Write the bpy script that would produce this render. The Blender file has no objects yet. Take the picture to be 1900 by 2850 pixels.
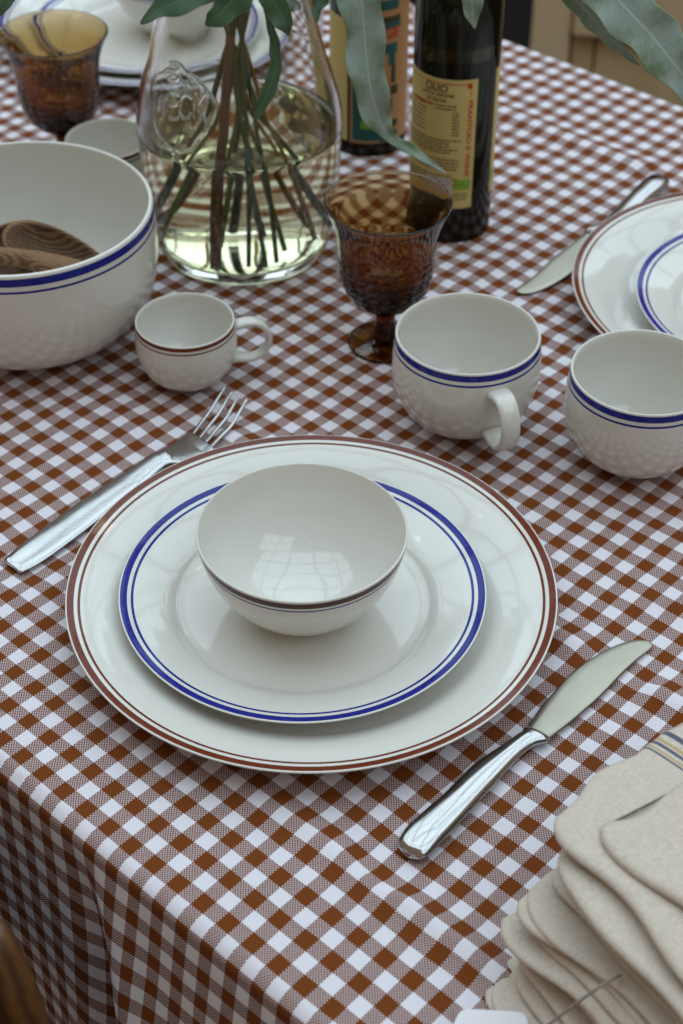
import bpy, math, random
import numpy as np
from mathutils import Vector, Matrix

random.seed(7)
rng = np.random.default_rng(11)
R_ = math.radians
scene = bpy.context.scene
COL = scene.collection

# ------------------------------------------------------------------ camera
CAM_H, PITCH, ROLL = 0.66, R_(40.5), R_(0.3)
FPX = 4700 * 1568 / 1900            # focal length in units of a 1568 x 2352 frame
cam_d = bpy.data.cameras.new("camera")
cam_d.sensor_fit = 'VERTICAL'; cam_d.sensor_height = 36.0
cam_d.lens = 4700 / 2850 * 36.0
cam_d.clip_start = 0.02; cam_d.clip_end = 60
cam_d.dof.use_dof = True
cam_d.dof.focus_distance = 0.905
cam_d.dof.aperture_fstop = 9.3
cam = bpy.data.objects.new("camera", cam_d); COL.objects.link(cam)
_right = np.array([1, 0, 0.]); _up = np.array([0, math.sin(PITCH), math.cos(PITCH)])
FWD = np.array([0, math.cos(PITCH), -math.sin(PITCH)])
RIGHT = math.cos(ROLL) * _right + math.sin(ROLL) * _up
UP = -math.sin(ROLL) * _right + math.cos(ROLL) * _up
mw = Matrix.Identity(4)
for i in range(3):
    mw[i][0], mw[i][1], mw[i][2] = RIGHT[i], UP[i], -FWD[i]
mw[2][3] = CAM_H
cam.matrix_world = mw
scene.camera = cam
CAMP = np.array([0, 0, CAM_H])

def ray(x, y):
    d = (x - 784) / FPX * RIGHT - (y - 1176) / FPX * UP + FWD
    return d
def onz(x, y, z=0.0):               # pixel ray meets the height z
    d = ray(x, y); return CAMP + d * ((z - CAM_H) / d[2])
def ony(x, y, Y):                   # pixel ray meets the vertical plane y = Y
    d = ray(x, y); return CAMP + d * (Y / d[1])
def oncyl(cx, cy, r, x, y):         # pixel ray meets an upright cylinder -> (angle, z)
    d = ray(x, y); ox, oy = -cx, -cy
    a = d[0]**2 + d[1]**2; b = 2 * (ox * d[0] + oy * d[1]); c = ox * ox + oy * oy - r * r
    disc = max(b * b - 4 * a * c, 0.0)
    t = (-b - math.sqrt(disc)) / (2 * a)
    p = CAMP + t * d
    return math.atan2(p[1] - cy, p[0] - cx), p[2]

# ------------------------------------------------------------------ world and light
world = bpy.data.worlds.new("World"); scene.world = world; world.use_nodes = True
wb = world.node_tree.nodes["Background"]
wb.inputs[0].default_value = (0.66, 0.50, 0.35, 1); wb.inputs[1].default_value = 0.40

def area(name, loc, target, sx, sy, energy, color):
    l = bpy.data.lights.new(name, 'AREA'); l.shape = 'RECTANGLE'; l.size = sx; l.size_y = sy
    l.energy = energy; l.color = color
    o = bpy.data.objects.new(name, l); COL.objects.link(o)
    o.location = loc
    o.rotation_euler = (Vector(target) - Vector(loc)).to_track_quat('-Z', 'Y').to_euler()
    return o
# glazed roof over and beyond the table: panes between bars
SKY_E = 12.8
for i in range(5):
    for j in range(5):
        x = -3.2 + 1.6 * i
        y = 0.35 + 1.38 * j; z = 4.1 - 0.22 * j
        area("overhead_area_light", (x, y, z), (x, y - 0.25, z - 1.5), 1.46, 1.24, SKY_E, (0.66, 0.86, 1.0))
for (x, y) in ((1.7, -1.1), (3.3, -1.1), (4.9, -1.1), (1.7, -2.5), (3.3, -2.5), (4.9, -2.5)):   # unseen lamps added behind the viewer on the right, to brighten the cabinet
    area("overhead_area_light", (x, y, 4.1), (x, y, 2.0), 1.46, 1.24, SKY_E, (0.66, 0.86, 1.0))
for (x, y, z, e) in ((-0.9, 1.9, 2.1, .45), (0.35, 2.6, 2.3, .45), (1.5, 1.7, 2.1, .4), (-0.35, -0.5, 2.0, .4)):
    l = bpy.data.lights.new("bulb_light", 'POINT'); l.energy = e; l.color = (1, 0.78, 0.5); l.shadow_soft_size = 0.03
    o = bpy.data.objects.new("bulb_light", l); COL.objects.link(o); o.location = (x, y, z)

scene.view_settings.view_transform = 'Standard'; scene.view_settings.look = 'None'
scene.view_settings.exposure = 0.0; scene.view_settings.gamma = 1.0
scene.view_settings.use_curve_mapping = False
cy_ = scene.cycles
cy_.use_denoising = True
try: cy_.denoiser = 'OPENIMAGEDENOISE'
except Exception: pass
cy_.max_bounces = 18; cy_.transmission_bounces = 16; cy_.glossy_bounces = 6; cy_.diffuse_bounces = 4
cy_.transparent_max_bounces = 12; cy_.volume_bounces = 0
cy_.caustics_refractive = True; cy_.caustics_reflective = True
cy_.sample_clamp_indirect = 6.0; cy_.blur_glossy = 0.3

# ------------------------------------------------------------------ materials
def new_mat(name):
    m = bpy.data.materials.new(name); m.use_nodes = True
    nt = m.node_tree; b = nt.nodes["Principled BSDF"]
    return m, nt, b
def srgb(r, g, b):
    f = lambda c: (c / 255 / 12.92) if c / 255 <= 0.04045 else ((c / 255 + 0.055) / 1.055) ** 2.4
    return (f(r), f(g), f(b), 1)
class NB:                                          # small node helper
    def __init__(s, nt): s.nt = nt
    def n(s, t, **kw):
        x = s.nt.nodes.new(t)
        for k, v in kw.items(): setattr(x, k, v)
        return x
    def m(s, op, a, b=None, c=None):
        x = s.nt.nodes.new('ShaderNodeMath'); x.operation = op
        for i, v in enumerate((a, b, c)):
            if v is None: continue
            if isinstance(v, (int, float)): x.inputs[i].default_value = v
            else: s.nt.links.new(v, x.inputs[i])
        return x.outputs[0]
    def mix(s, f, a, b, bt='MIX'):
        x = s.nt.nodes.new('ShaderNodeMix'); x.data_type = 'RGBA'; x.blend_type = bt
        for idx, v in ((0, f), (6, a), (7, b)):
            if isinstance(v, (int, float)): x.inputs[idx].default_value = v
            elif isinstance(v, tuple): x.inputs[idx].default_value = v
            else: s.nt.links.new(v, x.inputs[idx])
        return x.outputs[2]
    def noise(s, vec, scale, detail=3, rough=0.5):
        x = s.nt.nodes.new('ShaderNodeTexNoise'); x.inputs['Scale'].default_value = scale
        x.inputs['Detail'].default_value = detail; x.inputs['Roughness'].default_value = rough
        if vec is not None: s.nt.links.new(vec, x.inputs['Vector'])
        return x.outputs[0]
    def bump(s, h, strength, dist, to):
        x = s.nt.nodes.new('ShaderNodeBump'); x.inputs['Strength'].default_value = strength
        x.inputs['Distance'].default_value = dist
        s.nt.links.new(h, x.inputs['Height']); s.nt.links.new(x.outputs[0], to)
    def link(s, a, b): s.nt.links.new(a, b)
    def ramp(s, f, stops):
        x = s.nt.nodes.new('ShaderNodeValToRGB')
        e = x.color_ramp.elements
        e[0].position, e[0].color = stops[0]; e[1].position, e[1].color = stops[-1]
        for p, c in stops[1:-1]:
            k = e.new(p); k.color = c
        s.nt.links.new(f, x.inputs[0]); return x.outputs[0]

def porcelain(name, col, streak=False):
    m, nt, b = new_mat(name); q = NB(nt)
    tc = q.n('ShaderNodeTexCoord')
    if streak:          # brush strokes: the tone follows the radius and the height, not the angle
        sp = q.n('ShaderNodeSeparateXYZ'); q.link(tc.outputs['Object'], sp.inputs[0])
        r = q.m('SQRT', q.m('ADD', q.m('MULTIPLY', sp.outputs[0], sp.outputs[0]), q.m('MULTIPLY', sp.outputs[1], sp.outputs[1])))
        cv = q.n('ShaderNodeCombineXYZ'); q.link(q.m('MULTIPLY', r, 14.0), cv.inputs[0])
        q.link(q.m('MULTIPLY', sp.outputs[2], 14.0), cv.inputs[1])
        ang = q.m('ARCTAN2', sp.outputs[1], sp.outputs[0]); q.link(q.m('MULTIPLY', ang, 0.012), cv.inputs[2])
        n = q.noise(cv.outputs[0], 90, 3, 0.6)
        n2 = q.noise(tc.outputs['Object'], 30, 2)
        c = q.mix(q.ramp(n, [(0.42, (0, 0, 0, 1)), (0.75, (1, 1, 1, 1))]), col, tuple(min(1, v * 1.3 + 0.005) for v in col[:3]) + (1,))
        c = q.mix(q.m('MULTIPLY', n2, 0.35), c, tuple(v * 0.6 for v in col[:3]) + (1,))
        q.link(c, b.inputs['Base Color'])
    else:
        n = q.noise(tc.outputs['Object'], 14, 2)
        c = q.mix(n, tuple(v * 0.96 for v in col[:3]) + (1,), col); q.link(c, b.inputs['Base Color'])
        sp = q.n('ShaderNodeTexVoronoi'); sp.inputs['Scale'].default_value = 60
        q.link(tc.outputs['Object'], sp.inputs['Vector'])
    nb = q.noise(tc.outputs['Object'], 45, 2)
    q.bump(nb, 0.06, 0.004, b.inputs['Normal'])
    b.inputs['Roughness'].default_value = 0.09
    b.inputs['IOR'].default_value = 1.36 if streak else 1.52
    b.inputs['Coat Weight'].default_value = 0.0 if streak else 0.15; b.inputs['Coat Roughness'].default_value = 0.03
    return m
M_WHITE = porcelain("glazed_porcelain", (0.705, 0.692, 0.64, 1))
M_BLUE = porcelain("blue_painted_line", srgb(26, 33, 130), True)
M_BROWN = porcelain("brown_painted_line", srgb(106, 46, 24), True)
M_MAROON = porcelain("maroon_painted_line", srgb(72, 20, 15), True)

def glass(name, col=(1, 1, 1, 1), ior=1.5, absorb=None, rough=0.0):
    m, nt, b = new_mat(name)
    b.inputs['Base Color'].default_value = col
    b.inputs['Transmission Weight'].default_value = 1.0
    b.inputs['Roughness'].default_value = rough
    b.inputs['IOR'].default_value = ior
    if absorb:
        v = nt.nodes.new('ShaderNodeVolumeAbsorption')
        v.inputs['Color'].default_value = absorb[0]; v.inputs['Density'].default_value = absorb[1]
        nt.links.new(v.outputs[0], nt.nodes['Material Output'].inputs['Volume'])
    return m
M_GLASS = glass("clear_glass", (0.985, 0.99, 0.98, 1), 1.47)
M_WATER = glass("water", (0.99, 1.0, 0.97, 1), 1.333, ((0.86, 0.84, 0.45, 1), 8.0))
M_AMBER = glass("amber_glass", (1, 1, 1, 1), 1.47, ((0.74, 0.52, 0.05, 1), 620.0))

def steel(name, rough, col=(0.46, 0.455, 0.45, 1)):
    m, nt, b = new_mat(name); q = NB(nt)
    tc = q.n('ShaderNodeTexCoord')
    b.inputs['Base Color'].default_value = col; b.inputs['Metallic'].default_value = 1
    n = q.noise(tc.outputs['Object'], 60, 4, 0.6)
    q.link(q.m('ADD', q.m('MULTIPLY', n, 0.22), rough - 0.11), b.inputs['Roughness'])
    return m
M_STEEL = steel("polished_steel", 0.17)
M_BLADE = steel("worn_blade_steel", 0.38, (0.37, 0.35, 0.285, 1))

def plain(name, col, rough=0.6, noise=0.0, nscale=30, spec=0.3, bump=0.0):
    m, nt, b = new_mat(name); q = NB(nt)
    tc = q.n('ShaderNodeTexCoord')
    n = q.noise(tc.outputs['Object'], nscale, 4)
    c = q.mix(n, tuple(v * (1 - noise) for v in col[:3]) + (1,), tuple(min(1, v * (1 + noise)) for v in col[:3]) + (1,))
    q.link(c, b.inputs['Base Color'])
    b.inputs['Roughness'].default_value = rough; b.inputs['Specular IOR Level'].default_value = spec
    if bump: q.bump(n, bump, 0.002, b.inputs['Normal'])
    return m
M_PAPER = plain("cream_label_paper", srgb(205, 186, 118), 0.6, 0.06, 40)
M_INK = plain("dark_print", srgb(62, 58, 40), 0.6)
M_RED = plain("red_print", srgb(190, 62, 36), 0.6)
M_GREENP = plain("green_print", srgb(120, 165, 40), 0.6)
M_LILAC = plain("pale_sticker", srgb(190, 180, 180), 0.6)
M_TEAL = plain("teal_print", srgb(36, 88, 84), 0.5, 0.08)
M_TAN = plain("tan_print", srgb(178, 132, 84), 0.5, 0.08)
M_STAR = plain("pale_star_print", srgb(225, 235, 190), 0.5)
M_CARD = plain("white_card", (0.83, 0.82, 0.85, 1), 0.5, 0.02)
M_STRING = plain("grey_string", srgb(150, 140, 130), 0.9)
M_DARKGLASS, _nt, _b = new_mat("dark_bottle_glass")
_q = NB(_nt); _tc = _q.n('ShaderNodeTexCoord'); _n = _q.noise(_tc.outputs['Object'], 25, 2)
_q.link(_q.mix(_n, (0.006, 0.006, 0.003, 1), (0.012, 0.010, 0.005, 1)), _b.inputs['Base Color'])
_b.inputs['Roughness'].default_value = 0.09; _b.inputs['IOR'].default_value = 1.5; _b.inputs['Specular IOR Level'].default_value = 0.28
M_OILBAND = plain("oil_line", (0.022, 0.014, 0.004, 1), 0.1, 0.4, 30, 0.5)
M_CAP = plain("black_cap", (0.012, 0.012, 0.012, 1), 0.35, 0.2)

def wood(name, c1, c2, scale=(1, 1, 1), rough=0.5, ws=18):
    m, nt, b = new_mat(name); q = NB(nt)
    tc = q.n('ShaderNodeTexCoord'); mp = q.n('ShaderNodeMapping'); mp.inputs['Scale'].default_value = scale
    q.link(tc.outputs['Object'], mp.inputs[0])
    w = q.n('ShaderNodeTexWave', wave_type='BANDS', bands_direction='Y'); w.inputs['Scale'].default_value = ws
    w.inputs['Distortion'].default_value = 5; w.inputs['Detail'].default_value = 3; w.inputs['Detail Scale'].default_value = 1.2
    q.link(mp.outputs[0], w.inputs['Vector'])
    n = q.noise(mp.outputs[0], 12, 5, 0.6)
    f = q.m('ADD', q.m('MULTIPLY', w.outputs[1], 0.6), q.m('MULTIPLY', n, 0.4))
    q.link(q.ramp(f, [(0.2, c1), (0.8, c2)]), b.inputs['Base Color'])
    b.inputs['Roughness'].default_value = rough
    q.bump(f, 0.12, 0.002, b.inputs['Normal'])
    return m
M_WALNUT = wood("walnut_wood", srgb(100, 72, 46), srgb(150, 114, 78), (8, 60, 60), 0.8, 3.0)
M_WALNUT_DARK = wood("dark_walnut_wood", srgb(62, 42, 28), srgb(110, 80, 54), (8, 60, 60), 0.8, 3.0)
M_CHAIR = wood("brown_chair_wood", srgb(74, 46, 20), srgb(104, 68, 32), (2, 10, 10), 0.5, 3)
M_PINE = wood("pale_cabinet_wood", srgb(222, 194, 148), srgb(232, 208, 168), (9, 9, 0.8), 0.55, 1.5)
M_TABLE = wood("plain_table_wood", srgb(120, 90, 60), srgb(150, 115, 80), (2, 12, 2), 0.6, 2)
M_FLOOR = plain("dark_floor", (0.011, 0.008, 0.007, 1), 0.9, 0.4, 3, 0.1)

# leaf: glaucous grey-green with midrib, branching pale veins and green blotches
def leafmat(name, base, blotch, rib):
    m, nt, b = new_mat(name); q = NB(nt)
    uv = q.n('ShaderNodeUVMap'); uv.uv_map = "UVMap"
    tc = q.n('ShaderNodeTexCoord')
    sp = q.n('ShaderNodeSeparateXYZ'); q.link(uv.outputs[0], sp.inputs[0])
    du = q.m('ABSOLUTE', q.m('SUBTRACT', sp.outputs[0], 0.5))
    nz = q.noise(tc.outputs['Object'], 90, 5, 0.65)
    nb = q.noise(tc.outputs['Object'], 30, 4, 0.7)
    c = q.mix(nz, tuple(v * 0.82 for v in base[:3]) + (1,), tuple(v * 1.12 for v in base[:3]) + (1,))
    bl = q.ramp(q.m('ADD', nb, q.m('MULTIPLY', du, 0.15)), [(0.50, (0, 0, 0, 1)), (0.66, (1, 1, 1, 1))])
    c = q.mix(q.m('MULTIPLY', bl, 0.75), c, blotch)
    vein = q.m('FRACT', q.m('ADD', q.m('MULTIPLY', sp.outputs[1], 26.0), q.m('MULTIPLY', du, -9.0)))
    vl = q.m('MULTIPLY', q.m('LESS_THAN', vein, 0.10), 0.22)
    c = q.mix(vl, c, rib)
    rb = q.ramp(du, [(0.008, (1, 1, 1, 1)), (0.028, (0, 0, 0, 1))])
    c = q.mix(q.m('MULTIPLY', rb, 0.7), c, rib)
    ed = q.ramp(du, [(0.485, (0, 0, 0, 1)), (0.497, (1, 1, 1, 1))])
    c = q.mix(q.m('MULTIPLY', ed, 0.6), c, srgb(140, 160, 110))
    vo = q.n('ShaderNodeTexVoronoi'); vo.inputs['Scale'].default_value = 420; q.link(tc.outputs['Object'], vo.inputs['Vector'])
    q.link(c, b.inputs['Base Color'])
    b.inputs['Roughness'].default_value = 0.55; b.inputs['Specular IOR Level'].default_value = 0.25
    b.inputs['Sheen Weight'].default_value = 0.05
    h = q.m('ADD', q.m('MULTIPLY', nz, 0.6), q.m('MULTIPLY', vl, -1.5))
    q.bump(h, 0.35, 0.0012, b.inputs['Normal'])
    return m
M_LEAF = leafmat("glaucous_leaf", srgb(142, 158, 149), srgb(98, 120, 84), srgb(176, 190, 186))
M_LEAF_DARK = leafmat("green_leaf", srgb(72, 98, 72), srgb(58, 84, 52), srgb(110, 130, 105))
M_STEM_BROWN = plain("brown_stem", srgb(96, 66, 42), 0.5, 0.35, 60)
M_STEM_GREEN = plain("green_stem", srgb(92, 112, 46), 0.5, 0.3, 60)
M_STEM_DARK = plain("dark_green_stem", srgb(58, 80, 48), 0.5, 0.3, 60)
M_STEM_OCHRE = plain("ochre_stem", srgb(134, 104, 46), 0.5, 0.3, 60)

# gingham: two sets of coloured yarn in a plain weave
PA, PB = 0.01670, 0.01780
ALPHA = R_(-42.5)
EA = np.array([math.cos(ALPHA), math.sin(ALPHA), 0]); EB = np.array([-math.sin(ALPHA), math.cos(ALPHA), 0])
ORG = onz(400, 2120) ; ORG = ORG + EB * 0.0085
def tuv(p): d = np.asarray(p) - ORG; return float(d @ EA), float(d @ EB)
def tw(u, v, z=0.0): return ORG + EA * u + EB * v + np.array([0, 0, z])
_ru, _rv = tuv(onz(823.3, 2208.2))
M_CLOTH, _nt, _b = new_mat("brown_white_gingham"); q = NB(_nt)
uvn = q.n('ShaderNodeUVMap'); uvn.uv_map = "UVMap"
sp = q.n('ShaderNodeSeparateXYZ'); q.link(uvn.outputs[0], sp.inputs[0])
wob = q.noise(uvn.outputs[0], 25, 2)
U = q.m('ADD', q.m('DIVIDE', sp.outputs[0], PA), 0.25 - _ru / PA + 100)
V = q.m('ADD', q.m('DIVIDE', sp.outputs[1], PB), 0.25 - _rv / PB + 100)
wob2 = q.m('MULTIPLY', q.m('SUBTRACT', wob, 0.5), 0.12)
U2 = q.m('ADD', U, wob2); V2 = q.m('ADD', V, wob2)
NY = 20.0
yi = q.m('FLOOR', q.m('MULTIPLY', U2, NY)); yj = q.m('FLOOR', q.m('MULTIPLY', V2, NY))
bu = q.m('GREATER_THAN', q.m('FRACT', q.m('ADD', q.m('DIVIDE', yi, NY), 0.025)), 0.5)
bv = q.m('GREATER_THAN', q.m('FRACT', q.m('ADD', q.m('DIVIDE', yj, NY), 0.025)), 0.5)
sel = q.m('GREATER_THAN', q.m('FRACT', q.m('MULTIPLY', q.m('ADD', yi, yj), 0.5)), 0.25)
isb = q.m('ADD', q.m('MULTIPLY', bu, sel), q.m('MULTIPLY', bv, q.m('SUBTRACT', 1.0, sel)))
fibre = q.noise(uvn.outputs[0], 2200, 2)
cw = q.mix(fibre, (0.70, 0.67, 0.73, 1), (0.81, 0.78, 0.83, 1))
cb = q.mix(fibre, srgb(98, 50, 16), srgb(128, 68, 24))
blot = q.noise(uvn.outputs[0], 9, 3)
cb = q.mix(q.m('MULTIPLY', blot, 0.5), cb, srgb(116, 60, 26))
xor = q.m('ABSOLUTE', q.m('SUBTRACT', bu, bv))      # where the two yarn colours mix, brown shows between the white yarns
cw = q.mix(q.m('MULTIPLY', xor, 0.42), cw, cb)
q.link(q.mix(isb, cw, cb), _b.inputs['Base Color'])
_b.inputs['Roughness'].default_value = 0.9; _b.inputs['Specular IOR Level'].default_value = 0.12
_b.inputs['Sheen Weight'].default_value = 0.03; _b.inputs['Sheen Roughness'].default_value = 0.5
hy = q.m('ADD', q.m('ABSOLUTE', q.m('SINE', q.m('MULTIPLY', U2, math.pi * NY))), q.m('ABSOLUTE', q.m('SINE', q.m('MULTIPLY', V2, math.pi * NY))))
q.bump(hy, 0.35, 0.0004, _b.inputs['Normal'])

# linen napkins: woven border stripes at a fixed distance from the fold
M_LINEN, _nt, _b = new_mat("natural_linen"); q = NB(_nt)
tc = q.n('ShaderNodeTexCoord'); sp = q.n('ShaderNodeSeparateXYZ'); q.link(tc.outputs['Object'], sp.inputs[0])
mp1 = q.n('ShaderNodeMapping'); mp1.inputs['Scale'].default_value = (250, 1700, 1200); q.link(tc.outputs['Object'], mp1.inputs[0])
mp2 = q.n('ShaderNodeMapping'); mp2.inputs['Scale'].default_value = (1700, 250, 250); q.link(tc.outputs['Object'], mp2.inputs[0])
na = q.noise(mp1.outputs[0], 1, 2); nb_ = q.noise(mp2.outputs[0], 1, 2); nc = q.noise(tc.outputs['Object'], 18, 4)
f = q.m('MULTIPLY', q.m('ADD', na, nb_), 0.5)
c = q.ramp(f, [(0.3, srgb(190, 178, 163)), (0.7, srgb(224, 214, 202))])
c = q.mix(q.m('MULTIPLY', nc, 0.4), c, srgb(188, 172, 154))
vv = sp.outputs[1]
def strip(lo, hi): return q.m('MULTIPLY', q.m('GREATER_THAN', vv, lo), q.m('LESS_THAN', vv, hi))
s1 = q.m('ADD', strip(0.0935, 0.0970), q.m('ADD', strip(0.0800, 0.0812), strip(0.0850, 0.0870)))
s2 = q.m('ADD', strip(0.0820, 0.0832), strip(0.0880, 0.0900))
c = q.mix(q.m('MULTIPLY', s2, 0.8), c, srgb(180, 150, 96))
c = q.mix(q.m('MULTIPLY', s1, 0.9), c, srgb(62, 70, 96))
q.link(c, _b.inputs['Base Color']); _b.inputs['Roughness'].default_value = 0.95
_b.inputs['Specular IOR Level'].default_value = 0.1; _b.inputs['Sheen Weight'].default_value = 0.1
q.bump(f, 0.5, 0.0012, _b.inputs['Normal'])

# ------------------------------------------------------------------ mesh helpers
def mk(name, verts, faces, mats, parent=None, midx=None, smooth=True, loc=None):
    me = bpy.data.meshes.new(name)
    me.from_pydata([tuple(map(float, v)) for v in verts], [], [tuple(map(int, f)) for f in faces])
    for m in (mats if isinstance(mats, (list, tuple)) else [mats]): me.materials.append(m)
    if midx is not None: me.polygons.foreach_set('material_index', np.asarray(midx, dtype=np.int32))
    if smooth: me.polygons.foreach_set('use_smooth', np.ones(len(me.polygons), dtype=bool))
    me.update()
    o = bpy.data.objects.new(name, me); COL.objects.link(o)
    if parent is not None: o.parent = parent
    if loc is not None: o.location = loc
    return o
def tag(o, label, cat, group=None, kind=None):
    if label: o["label"] = label
    if cat: o["category"] = cat
    if group: o["group"] = group
    if kind: o["kind"] = kind
    return o
def empty(name, loc=(0, 0, 0), rz=0.0):
    o = bpy.data.objects.new(name, None); COL.objects.link(o)
    o.location = loc; o.rotation_euler = (0, 0, rz); o.empty_display_size = 0.02
    return o
def copy_tree(o, parent=None):
    c = o.copy(); COL.objects.link(c); c.parent = parent
    for ch in list(o.children): copy_tree(ch, c)
    return c
def catmull(pts, n=8):
    P = np.asarray(pts, float); out = []
    for i in range(len(P) - 1):
        p0 = P[max(i - 1, 0)]; p1 = P[i]; p2 = P[i + 1]; p3 = P[min(i + 2, len(P) - 1)]
        for k in range(n):
            t = k / n
            out.append(0.5 * ((2 * p1) + (-p0 + p2) * t + (2 * p0 - 5 * p1 + 4 * p2 - p3) * t * t + (-p0 + 3 * p1 - 3 * p2 + p3) * t ** 3))
    out.append(P[-1]); return np.array(out)
def lathe(name, prof, mats, parent=None, seg=96, bands=None, disp=None, loc=None, n=6, raw=False):
    """prof: (r, z) list from the axis under the foot, round the rim, to the axis inside."""
    P = np.asarray(prof, float) if raw else catmull(prof, n)
    P[:, 0] = np.maximum(P[:, 0], 0)
    top = int(np.argmax(P[:, 1]))
    mat_of = None
    if bands:      # bands: (axis, side, lo, hi, material index); cut the outline exactly at their edges
        pts = [P[0]]; side = ['out']
        for i in range(1, len(P)):
            sd = 'out' if i <= top else 'in'
            cuts = []
            for ax, s, lo, hi, mi in bands:
                if s != sd: continue
                for e in (lo, hi):
                    a, b_ = P[i - 1][ax], P[i][ax]
                    if (a - e) * (b_ - e) < 0: cuts.append((e - a) / (b_ - a))
            for t in sorted(cuts): pts.append(P[i - 1] + (P[i] - P[i - 1]) * t); side.append(sd)
            pts.append(P[i]); side.append(sd)
        P = np.array(pts)
        mat_of = []
        for i in range(len(P) - 1):
            mid = (P[i] + P[i + 1]) / 2; mi_ = 0
            for ax, s, lo, hi, mi in bands:
                if s == side[i + 1] and lo < mid[ax] < hi: mi_ = mi
            mat_of.append(mi_)
    V, F, MI = [], [], []
    th = np.linspace(0, 2 * math.pi, seg, endpoint=False); ct, st = np.cos(th), np.sin(th)
    rows = []
    for i, (r, z) in enumerate(P):
        if r < 1e-6:
            rows.append([len(V)]); V.append((0, 0, z))
        else:
            rr = np.full(seg, r); zz = np.full(seg, z)
            if disp is not None: rr, zz = disp(r, z, th, i <= top)
            b0 = len(V); V.extend(zip(rr * ct, rr * st, zz)); rows.append(list(range(b0, b0 + seg)))
    for i in range(len(rows) - 1):
        a, b_ = rows[i], rows[i + 1]; mi = mat_of[i] if mat_of else 0
        for k in range(seg):
            k2 = (k + 1) % seg
            if len(a) == 1 and len(b_) == 1: continue
            if len(a) == 1: F.append((a[0], b_[k2], b_[k]))
            elif len(b_) == 1: F.append((a[k], a[k2], b_[0]))
            else: F.append((a[k], a[k2], b_[k2], b_[k]))
            MI.append(mi)
    return mk(name, V, F, mats, parent, MI, True, loc)
def sweep(name, path, sect, mats, parent=None, up=(0, 0, 1), caps=True, closed=True, loc=None, scale=None, frames=None):
    """sweep a closed section (list of (a, b)) along path; a along the side axis, b along the other."""
    P = np.asarray(path, float); V, F = [], []; ns = len(sect); S = np.asarray(sect, float)
    side_prev = None
    for i in range(len(P)):
        t = P[min(i + 1, len(P) - 1)] - P[max(i - 1, 0)]; t = t / (np.linalg.norm(t) + 1e-12)
        if frames is not None: side, nn = frames[i]
        else:
            side = np.cross(t, np.asarray(up, float))
            if np.linalg.norm(side) < 1e-4: side = side_prev if side_prev is not None else np.array([1., 0, 0])
            side = side / np.linalg.norm(side)
            if side_prev is not None and side @ side_prev < 0: side = -side
            nn = np.cross(side, t)
        side_prev = side
        sc = 1.0 if scale is None else scale[i]
        sa, sb = (sc if hasattr(sc, '__len__') else (sc, sc))
        for a, b_ in S: V.append(P[i] + side * a * sa + nn * b_ * sb)
    for i in range(len(P) - 1):
        for k in range(ns):
            k2 = (k + 1) % ns
            F.append((i * ns + k, i * ns + k2, (i + 1) * ns + k2, (i + 1) * ns + k))
    if caps:
        F.append(tuple(range(ns - 1, -1, -1))); F.append(tuple((len(P) - 1) * ns + k for k in range(ns)))
    return mk(name, V, F, mats, parent, None, True, loc)
def circle(r, n=10): return [(r * math.cos(2 * math.pi * k / n), r * math.sin(2 * math.pi * k / n)) for k in range(n)]
def superell(a, b, n=16, e=0.6):
    out = []
    for k in range(n):
        t = 2 * math.pi * k / n; c, s = math.cos(t), math.sin(t)
        out.append((a * math.copysign(abs(c) ** e, c), b * math.copysign(abs(s) ** e, s)))
    return out
def box(name, lo, hi, mat, parent=None, bev=0.0):
    x0, y0, z0 = lo; x1, y1, z1 = hi
    v = [(x0, y0, z0), (x1, y0, z0), (x1, y1, z0), (x0, y1, z0), (x0, y0, z1), (x1, y0, z1), (x1, y1, z1), (x0, y1, z1)]
    f = [(3, 2, 1, 0), (4, 5, 6, 7), (0, 1, 5, 4), (1, 2, 6, 5), (2, 3, 7, 6), (3, 0, 4, 7)]
    o = mk(name, v, f, mat, parent, None, False)
    if bev:
        b = o.modifiers.new("bevel", 'BEVEL'); b.width = bev; b.segments = 2
    return o

# ------------------------------------------------------------------ setting: floor, table, cloth
FLOOR_Z = -0.75
fl = mk("floor", [(-4, -3, FLOOR_Z), (4, -3, FLOOR_Z), (4, 6, FLOOR_Z), (-4, 6, FLOOR_Z)], [(0, 1, 2, 3)], M_FLOOR, None, None, False)
tag(fl, "dark floor below the table", None, None, "structure")

W_T = tuv(onz(1350, 161))[1] - 0.004      # table depth between the two long edges
U0, U1 = -1.35, 0.75                      # table ends, both outside the picture
tbl = empty("dining_table", tuple(tw(0, 0, FLOOR_Z)), ALPHA)
tag(tbl, "long wooden dining table hidden under the gingham cloth", "table")
box("table_top", (U0 + 0.006, 0.006, -FLOOR_Z - 0.03), (U1 - 0.006, W_T - 0.006, -FLOOR_Z - 0.0022), M_TABLE, tbl, 0.004)
for (a, b_) in ((U0 + 0.06, 0.07), (U1 - 0.12, 0.07), (U0 + 0.06, W_T - 0.13), (U1 - 0.12, W_T - 0.13)):
    box("leg", (a, b_, 0), (a + 0.06, b_ + 0.06, -FLOOR_Z - 0.031), M_TABLE, tbl, 0.004)

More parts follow.
